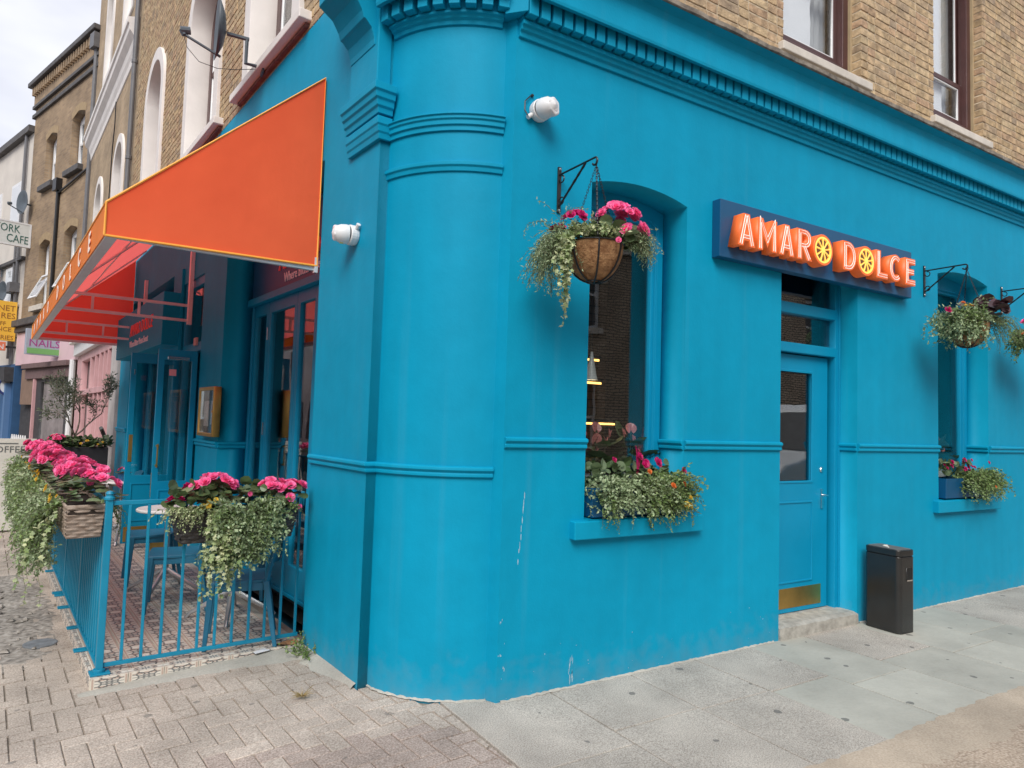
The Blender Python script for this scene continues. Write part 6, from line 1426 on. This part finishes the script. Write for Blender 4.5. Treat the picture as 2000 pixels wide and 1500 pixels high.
b = MB(); b.box(-7.05, -.70, -.12, .2, 3.0, 3.36); b.obj('shop_fascia', WFR, h2, bevel=.01)
b = MB(); b.box(-7.2, -.7, -.22, .1, 3.3, 3.42); b.obj('shop_cornice', WHITEP, h2, bevel=.01)
b = MB(); b.tube([(-.62, -.09, 1.03), (-.60, -.14, 1.15), (-.53, -.17, 1.2)], .035, 8); prep(b.obj('vent_pipe', BLACK, M=FL @ T3(-10, 0, .12)), label='bent black vent pipe on the grey rendered pier', cat='pipe')
# brown brick house, turned with the street
h3 = empty('brick_house', M=FB, label='brown brick house with a dark dentilled cornice and four white sash windows', cat='building')
BW_ = [(.62, 1.62, 8.33, 9.98), (2.85, 3.82, 8.33, 9.90), (.64, 1.65, 4.85, 6.72), (2.85, 3.80, 4.68, 6.66)]
plate('wall', rect(-5.1, .3, 4.3, 11.1), [arched(-b_, -a, z0, z1-.14, .14) for a, b_, z0, z1 in BW_], 0, .3, BRICKB, h3)
for i, (a, b_, z0, z1) in enumerate(BW_):
    w = plate('window', arched(-b_+.005, -a-.005, z0+.005, z1-.145, .138), [rect(-b_+.11, -a-.11, z0+.10, (z0+z1)/2-.03), rect(-b_+.11, -a-.11, (z0+z1)/2+.03, z1-.24)], .2, .27, WFR, h3)
    b = MB(); b.box(-b_+.05, -a-.05, .235, .245, z0+.05, z1-.2); b.obj('pane', GLASSU, w)
    b = MB(); b.box(-b_+.05, -a-.05, .29, .30, z0, z1-.1); b.obj('curtain', DCURT, w)
    b = MB(); b.box(-b_-.1, -a+.1, -.14, .1, z0-.16, z0); b.obj('window_sill', SLATE if i < 2 else SILLST, h3, bevel=.01)
    b = MB(); b.prism(arched(-b_-.08, -a+.08, z1+.05, z1+.06, .15)[2:]+[(-b_-.04, z1-.12), ((-a-b_)/2, z1+.02), (-a+.04, z1-.12)], -.006, .0, 'y'); b.obj('brick_arch', mat('gauged_brick', (.36, .26, .15), .9, var=.1), h3)
for i, zz in ((2, 5.75), (3, 5.62)):
    a, b_ = BW_[i][:2]; T = Matrix.Translation((0, .12, zz)) @ Matrix.Rotation(R(-24), 4, 'X')
    b = MB(); x0, x1 = -b_+.08, -a-.08; 
    b.box(x0, x1, -.03, .0, -.82, -.76, T); b.box(x0, x1, -.03, .0, -.06, .0, T); b.box(x0, x0+.05, -.03, .0, -.76, -.06, T); b.box(x1-.05, x1, -.03, .0, -.76, -.06, T); o = b.obj('open_casement', WFR, h3)
    b = MB(); b.box(x0+.04, x1-.04, -.018, -.012, -.78, -.04, T); b.obj('pane', GLASSU, o)
b = MB(); b.box(-5.3, .3, -.22, .3, 11.78, 11.93); b.obj('cornice_top', SLATE, h3, bevel=.02)
b = MB(); b.box(-5.2, .3, -.08, .3, 11.1, 11.2); b.box(-5.2, .3, -.07, .3, 10.80, 10.92); b.obj('string_course', SLATE, h3, bevel=.01)
b = MB(); b.box(-5.15, .3, -.05, .3, 11.2, 11.78); b.obj('frieze', BRICKB, h3)
for k in range(26): b = MB(); x = -5.1+.2*k; b.box(x, x+.1, -.14, -.045, 11.5, 11.74); b.obj('bracket', BRICKB, h3)
b = MB(); b.tube([(.14, -.06, 4.5), (.14, -.06, 11.4)], .06, 8); b.box(.0, .3, -.2, .06, 11.3, 11.7); b.obj('drainpipe', MATS['pipe_grey'], h3)
b = MB(); b.tube([(-2.25, -.05, 4.4), (-2.25, -.05, 8.0)], .05, 8); b.box(-2.4, -2.1, -.16, .02, 7.9, 8.25); b.tube([(.0, -.04, 8.1), (-2.2, -.05, 7.85)], .03, 6); b.obj('waste_pipe', BLACK, h3)
# its ground floor shop
b = MB(); b.box(-5.1, .3, -.25, .3, 4.12, 4.32); b.box(-5.1, .3, -.16, .3, 3.95, 4.11); b.obj('shop_cornice', SLATE, h3, bevel=.015)
b = MB(); b.box(-5.05, .1, -.08, .3, 2.95, 3.94); b.obj('shop_fascia', PINKL, h3)
b = MB(); b.box(-3.9, -.1, -.22, .1, 2.80, 2.94); b.box(-3.85, -.15, -.12, .1, 2.50, 2.79); b.obj('shutter_box', mat('shutter_maroon', (.17, .11, .11), .6, var=.1), h3, bevel=.01)
plate('shop_window', rect(-3.0, -.35, .05, 2.49), [rect(-2.55, -.55, .4, 2.4)], -.05, .08, SHADE, h3)
b = MB(); b.box(-2.6, -.5, .02, .03, .35, 2.42); b.obj('shop_glass', MATS['shop_glass_grey'], h3)
b = MB(); b.box(-4.9, -3.0, .1, .14, 0, 2.5); b.obj('door_recess', SHADE, h3)
b = MB(); b.box(-4.4, -3.1, -.06, .02, 1.75, 2.79); b.obj('shutter', mat('brown_shutter', (.24, .16, .12), .6, var=.1), h3)
b = MB(); b.box(-3.06, -2.98, -.12, .05, 0, 2.49); b.obj('pilaster', PINKW, h3)
b = MB(); b.tube([(-.08, -.06, 0), (-.08, -.06, 2.95)], .075, 10); b.obj('white_pipe', WFR, h3)
b = MB(); b.box(-5.1, .35, .32, 6, -.1, 11.5); b.obj('rear_block', BRICKB, h3)
b = MB(); b.box(-7.5, .0, .36, 7, 0, 13.3); b.obj('rear_block', BRICKN, h2)
# picket fence
pf = empty('picket_fence', M=FB @ T3(-1.6, -.75, .0), label='short white picket fence standing in front of the nail shop window', cat='fence')
for k in range(7): b = MB(); x = -.6+.19*k; b.prism([(x-.06, 0), (x+.06, 0), (x+.06, .80), (x, .92), (x-.06, .80)], -.012, .012, 'y'); b.obj('picket', WHITE, pf)
b = MB(); b.box(-.7, .65, .012, .03, .25, .32); b.box(-.7, .65, .012, .03, .62, .69); b.obj('rail', WHITE, pf)
# cream house and the shops beyond
h4 = empty('cream_house', M=FB @ T3(-5.15, 0, 0), label='narrow cream rendered house beyond the brown brick one', cat='building')
b = MB(); b.box(-6.5, 0, .02, 7, 3.0, 10.4); b.obj('wall', CREAM, h4)
b = MB(); b.box(-6.6, .0, -.15, .4, 10.4, 10.6); b.obj('coping', SLATE, h4)
b = MB(); b.box(-6.5, 0, -.10, .1, 6.3, 6.4); b.obj('string_course', SLATE, h4)
for x in (-1.4, -3.6):
    for z in (4.6, 7.4): b = MB(); b.box(x-.5, x+.5, -.02, .06, z, z+1.6); w = b.obj('window', WFR, h4); b = MB(); b.box(x-.42, x+.42, -.026, -.018, z+.08, z+1.5); b.obj('pane', GLASSU, w)
b = MB(); b.tube([(-.5, -.06, 3), (-.5, -.06, 10.4)], .05, 8); b.tube([(-.9, -.05, 3.2), (-.9, -.05, 7)], .035, 6); b.box(-.75, -.4, -.25, .02, 5.3, 5.6); b.obj('drainpipe', MATS['pipe_grey'], h4)
DBL = mat('shop_blue', (.035, .10, .22), .5, var=.12, scale=3); DRED = mat('shop_red', (.42, .06, .05), .5, var=.12)
b = MB(); b.box(-6.5, -.02, -.05, .3, 0, 3.0); b.obj('shopfront', DBL, h4)
b = MB(); b.box(-.45, -.25, -.2, -.05, 0, 2.4); b.box(-.95, -.8, -.2, -.05, 0, 2.4); b.obj('pilaster', mat('shop_blue_light', (.10, .20, .38), .5), h4)
b = MB(); b.box(-1.9, -1.6, -.12, -.05, 0, 2.3); b.obj('red_post', DRED, h4)
b = MB(); b.box(-3.4, -.1, -.30, -.05, 2.45, 2.9); b.obj('shop_fascia', SHADE, h4)
h5 = empty('far_terrace', M=FB @ T3(-11.7, 0, 0), label='pale row of houses farthest up the main street at the left edge', cat='building')
b = MB(); b.box(-40, 0, .1, 9, 0, 9.0); b.obj('wall', mat('far_pale', (.50, .48, .48), .8, var=.15, scale=.5), h5)
for k in range(8): b = MB(); b.box(-2.2-4*k, -1.2-4*k, .06, .12, 4.4, 6.0); b.obj('window', WFR, h5)
b = MB(); b.box(-40, 0, -.1, .12, 0, 3.0); b.obj('shopfront', DRED, h5)
# projecting signs
def psign(name, s, off0, off1, z0, z1, m, label, texts, rim=None, th=.10):
    sg_ = empty(name, M=FB @ T3(-s, 0, 0) @ Matrix.Rotation(R(90), 4, 'Z') @ Matrix.Rotation(0, 4, 'X'), label=label, cat='sign')
    # local x runs from the street towards the wall (x = -off), local -y faces the camera side
    b = MB(); b.box(-off1, -off0, -th/2, th/2, z0, z1); b.obj('panel', m, sg_, bevel=.01)
    if rim:
        plate('rim', rect(-off1-.02, -off0+.02, z0-.02, z1+.02), [rect(-off1+.02, -off0-.02, z0+.02, z1-.02)], -th/2-.01, th/2+.01, rim, sg_)
    b = MB(); b.box(-off0, .02, -.02, .02, z1-.18, z1-.12); b.box(-off0, .02, -.02, .02, z0+.1, z0+.16); b.obj('arm', SHADE, sg_)
    for body, size, x, z, m2, al, sx in texts: text('lettering', body, size, m2, sg_, T3(x, -th/2-.004, z), .002, al, sx)
    return sg_
GRN = mat('sign_green', (.03, .12, .10), .5); TXB = mat('sign_brown', (.33, .13, .03), .5); PUR = mat('sign_purple', (.36, .05, .24), .5); GR2 = mat('sign_bright_green', (.18, .42, .14), .5)
psign('projecting_sign', 4.7, .03, 1.25, 6.60, 7.30, mat('sign_cream', (.66, .68, .66), .5, var=.04), 'white projecting sign with dark green letters YORK CAFE at the left edge', [('YORK', .34, -.30, 6.98, GRN, 'RIGHT', .72), ('CAFE', .34, -.07, 6.68, GRN, 'RIGHT', .72)], rim=WFR)
psign('projecting_sign', 5.5, .03, 1.0, 3.72, 4.96, mat('sign_yellow', (.88, .50, .06), .5, var=.03), 'yellow projecting sign with brown capital letters ending in NET and ERIES', [('NET', .25, -.07, 4.66, TXB, 'RIGHT', 1), ('RES', .25, -.06, 4.42, TXB, 'RIGHT', 1), ('FF', .17, -.30, 4.20, TXB, 'RIGHT', 1), ('NCE', .19, -.15, 4.02, TXB, 'RIGHT', 1), ('ERIES', .19, -.08, 3.76, TXB, 'RIGHT', 1)])
psign('projecting_sign', 5.5, .26, 1.0, 3.41, 3.68, mat('sign_orange_red', (.75, .20, .10), .5), 'small orange red sign with a pale letter N under the yellow sign', [('N', .24, -.30, 3.45, WFR, 'RIGHT', 1)])
nsg = psign('projecting_sign', 1.2, .02, .86, 3.07, 3.76, mat('sign_blue_grey', (.36, .40, .47), .5, var=.03), 'blue grey projecting sign with purple letters NAILS above a green band', [('NAILS', .27, -.06, 3.30, PUR, 'RIGHT', 1.03)])
b = MB(); b.box(-.82, -.05, -.056, -.049, 3.10, 3.25); b.obj('green_band', GR2, nsg)
rs = empty('round_sign', M=FB @ T3(-5.6, -.10, 2.30) @ Matrix.Rotation(R(90), 4, 'Z'), label='round white sign with a dark blue rim on the blue shop', cat='sign')
T = Matrix.Rotation(R(90), 4, 'X')
b = MB(); b.lathe([(0, .05), (.22, .05), (.22, -.05), (0, -.05)], 28, T=T); b.obj('face', mat('sign_white', (.74, .75, .76), .5, var=.03), rs)
b = MB(); b.lathe([(.22, .06), (.285, .06), (.285, -.06), (.22, -.06)], 28, T=T); b.obj('rim', mat('sign_navy', (.03, .05, .18), .4), rs)
b = MB(); b.prism([(-.09, .0), (-.02, .06), (.05, .09), (.02, .03), (.09, .0), (.0, -.03)], .0505, .054, 'z', T=T); b.box(-.1, .1, -.054, -.0505, -.13, -.10); b.obj('emblem', mat('sign_motif', (.25, .30, .36), .5), rs)
# small dishes far off
for i, (M, rad, lab) in enumerate(((FB @ T3(-4.9, -.15, 8.02), .34, 'dark satellite dish high at the corner of the brown house'), (FB @ T3(-7.6, -.2, 6.35), .30, 'blue grey satellite dish on the cream house above another dish'), (FB @ T3(-6.2, -.2, 5.35), .30, 'dark satellite dish on the cream house above the yellow sign'))):
    dish(M @ Matrix.Rotation(R(10), 4, 'Z'), rad, lab, DISHM if i != 1 else mat('dish_blue', (.30, .38, .46), .4), group='satellite dishes on the far houses')
# folding board on the pavement
ab = empty('a_board', M=FL @ T3(-7.9, -1.58, -.05), label='pale folding pavement board with the word COFFEE behind the farthest planter', cat='a-board')
ABM = mat('board_cream', (.56, .54, .47), .6, var=.05)
for sgn in (1, -1):
    M = Matrix.Rotation(R(90), 4, 'Z') @ Matrix.Rotation(sgn*R(-9), 4, 'X')
    b = MB(); b.box(-.33, .33, -.175*0-.02*sgn-.012, -.02*sgn+.012, -1.24, 0); o = b.obj('panel', ABM, ab, M=T3(0, 0, 1.25) @ M, bevel=.004)
    if sgn == 1: text('lettering', 'COFFEE', .125, mat('board_letter', (.10, .11, .10), .6), o, T3(-.23, -.036, -.19), .001)
    if sgn == 1: b = MB(); b.box(-.1, .12, -.036, -.031, -.075, -.06); b.obj('small_print', MATS['board_letter'], o)

# ------------------------------------------------------------------ across the side street: seen in the window glass
op = empty('opposite_building', (0, -10.2, 0), label='tall brick building across the side street, reflected in the window glass', cat='building')
OW = [(x, z) for x in (-1.4, 1.8, 5.0, 8.2, 11.4, 14.6, 17.8) for z in (1.0, 4.2)]
plate('wall', rect(-3.5, 26, -.1, 6.3), [rect(x, x+1.1, z, z+1.8) for x, z in OW], -.3, 0, BRICKO, op)
for x, z in OW:
    w = plate('window', rect(x, x+1.1, z, z+1.8), [rect(x+.08, x+1.02, z+.08, z+.87), rect(x+.08, x+1.02, z+.93, z+1.72)], -.2, -.12, WFR, op)
    b = MB(); b.box(x+.05, x+1.05, -.17, -.16, z+.05, z+1.75); b.obj('pane', SHADE, w)
    b = MB(); b.box(x-.1, x+1.2, -.05, .08, z-.14, z-.005); b.obj('window_sill', SILLST, op)
b = MB(); b.box(-3.6, 26, -.4, .12, 6.3, 6.5); b.obj('parapet', SILLST, op)
b = MB(); b.box(-3.5, 26, -7, -.31, -.1, 6.2); b.obj('rear_block', SHADE, op)
prep((lambda b: b.obj('far_kerb_pavement', SLABG))(MB().box(-4, 26, -10.2, -7.45, -.1, .06)), kind='structure')
vn = empty('parked_van', (7.2, -3.05, .03), label='pale grey van parked in the side street, seen only as a reflection', cat='van')
VANM = mat('van_paint', (.80, .81, .82), .3, var=.02); TY = mat('tyre', (.02, .02, .02), .8)
b = MB(); side_ = [(0, .35), (0, .95), (.12, 1.08), (.85, 1.25), (1.45, 2.0), (1.7, 2.1), (5.1, 2.12), (5.2, 2.0), (5.22, .35)]
b.prism(side_, -1.95, 0, 'y'); b.obj('body', VANM, vn, bevel=.06, seg=3)
b = MB(); b.prism([(.93, 1.30), (1.43, 1.93), (1.40, 1.95), (.88, 1.30)], -1.78, -.17, 'y', T=T3(-.02, 0, .01)); b.obj('windscreen', SHADE, vn)
for y in (.005, -1.965): b = MB(); b.prism([(1.15, 1.22), (1.62, 1.88), (2.3, 1.9), (2.3, 1.22)], y-.01, y+.01, 'y'); b.obj('side_window', SHADE, vn)
for x in (.95, 4.2):
    for y in (-.20, -1.78):
        b = MB(); b.lathe([(0, .11), (.2, .11), (.32, .10), (.33, 0), (.32, -.10), (0, -.10)], 20, T=Matrix.Translation((x, y, .33)) @ Matrix.Rotation(R(90), 4, 'X')); b.obj('wheel', TY, vn)
for y in (-.35, -1.6): b = MB(); b.box(-.012, .05, y-.15, y+.15, .78, .95); b.obj('headlight', GLASSU, vn)
b = MB(); b.box(1.2, 1.4, .02, .22, 1.25, 1.5); b.obj('wing_mirror', SHADE, vn, bevel=.02)
# across the main street: reflected in the folding doors
oq = empty('opposite_terrace', M=Matrix.Translation((-15, 0, 0)) @ Matrix.Rotation(R(95), 4, 'Z'), label='pale terrace across the main street, reflected in the folding doors', cat='building')
b = MB(); b.box(-6, 60, 0, 6, -.1, 8.5); b.obj('wall', MATS['far_pale'], oq)
for k in range(16): b = MB(); b.box(-4+4*k, -2.6+4*k, -.05, .02, 4.2, 6.0); b.obj('window', SHADE, oq)
for k in range(16): b = MB(); b.box(-5+4*k, -2+4*k, -.06, .02, .3, 2.6); b.obj('shopfront', SHADE, oq)
import sys,OpenImageIO as oiio,numpy as np
im=oiio.ImageBuf('/workdir/render_main.png').get_pixels(oiio.FLOAT); h,w=im.shape[:2]
for n,u,v in (('col left',760,1000),('col mid',850,1000),('wall low',1200,1150),('wall high',1250,250),('wall r',1750,800),('pilaster',650,850),('paver',300,1420),('slab g',1250,1420),('slab p',1650,1380),('buff',1900,1480),('awning side',520,350),('awn dark',300,560),('brick r',1750,80),('brick l',340,100),('sky',60,100),('upper left wall',640,200),('under aw',450,700),('fascia',1500,100)):
    x,y=int(u*.512),int(v*.512); p=im[y-3:y+4,x-3:x+4,:3].mean((0,1)); print(n,(p*255).round().astype(int))
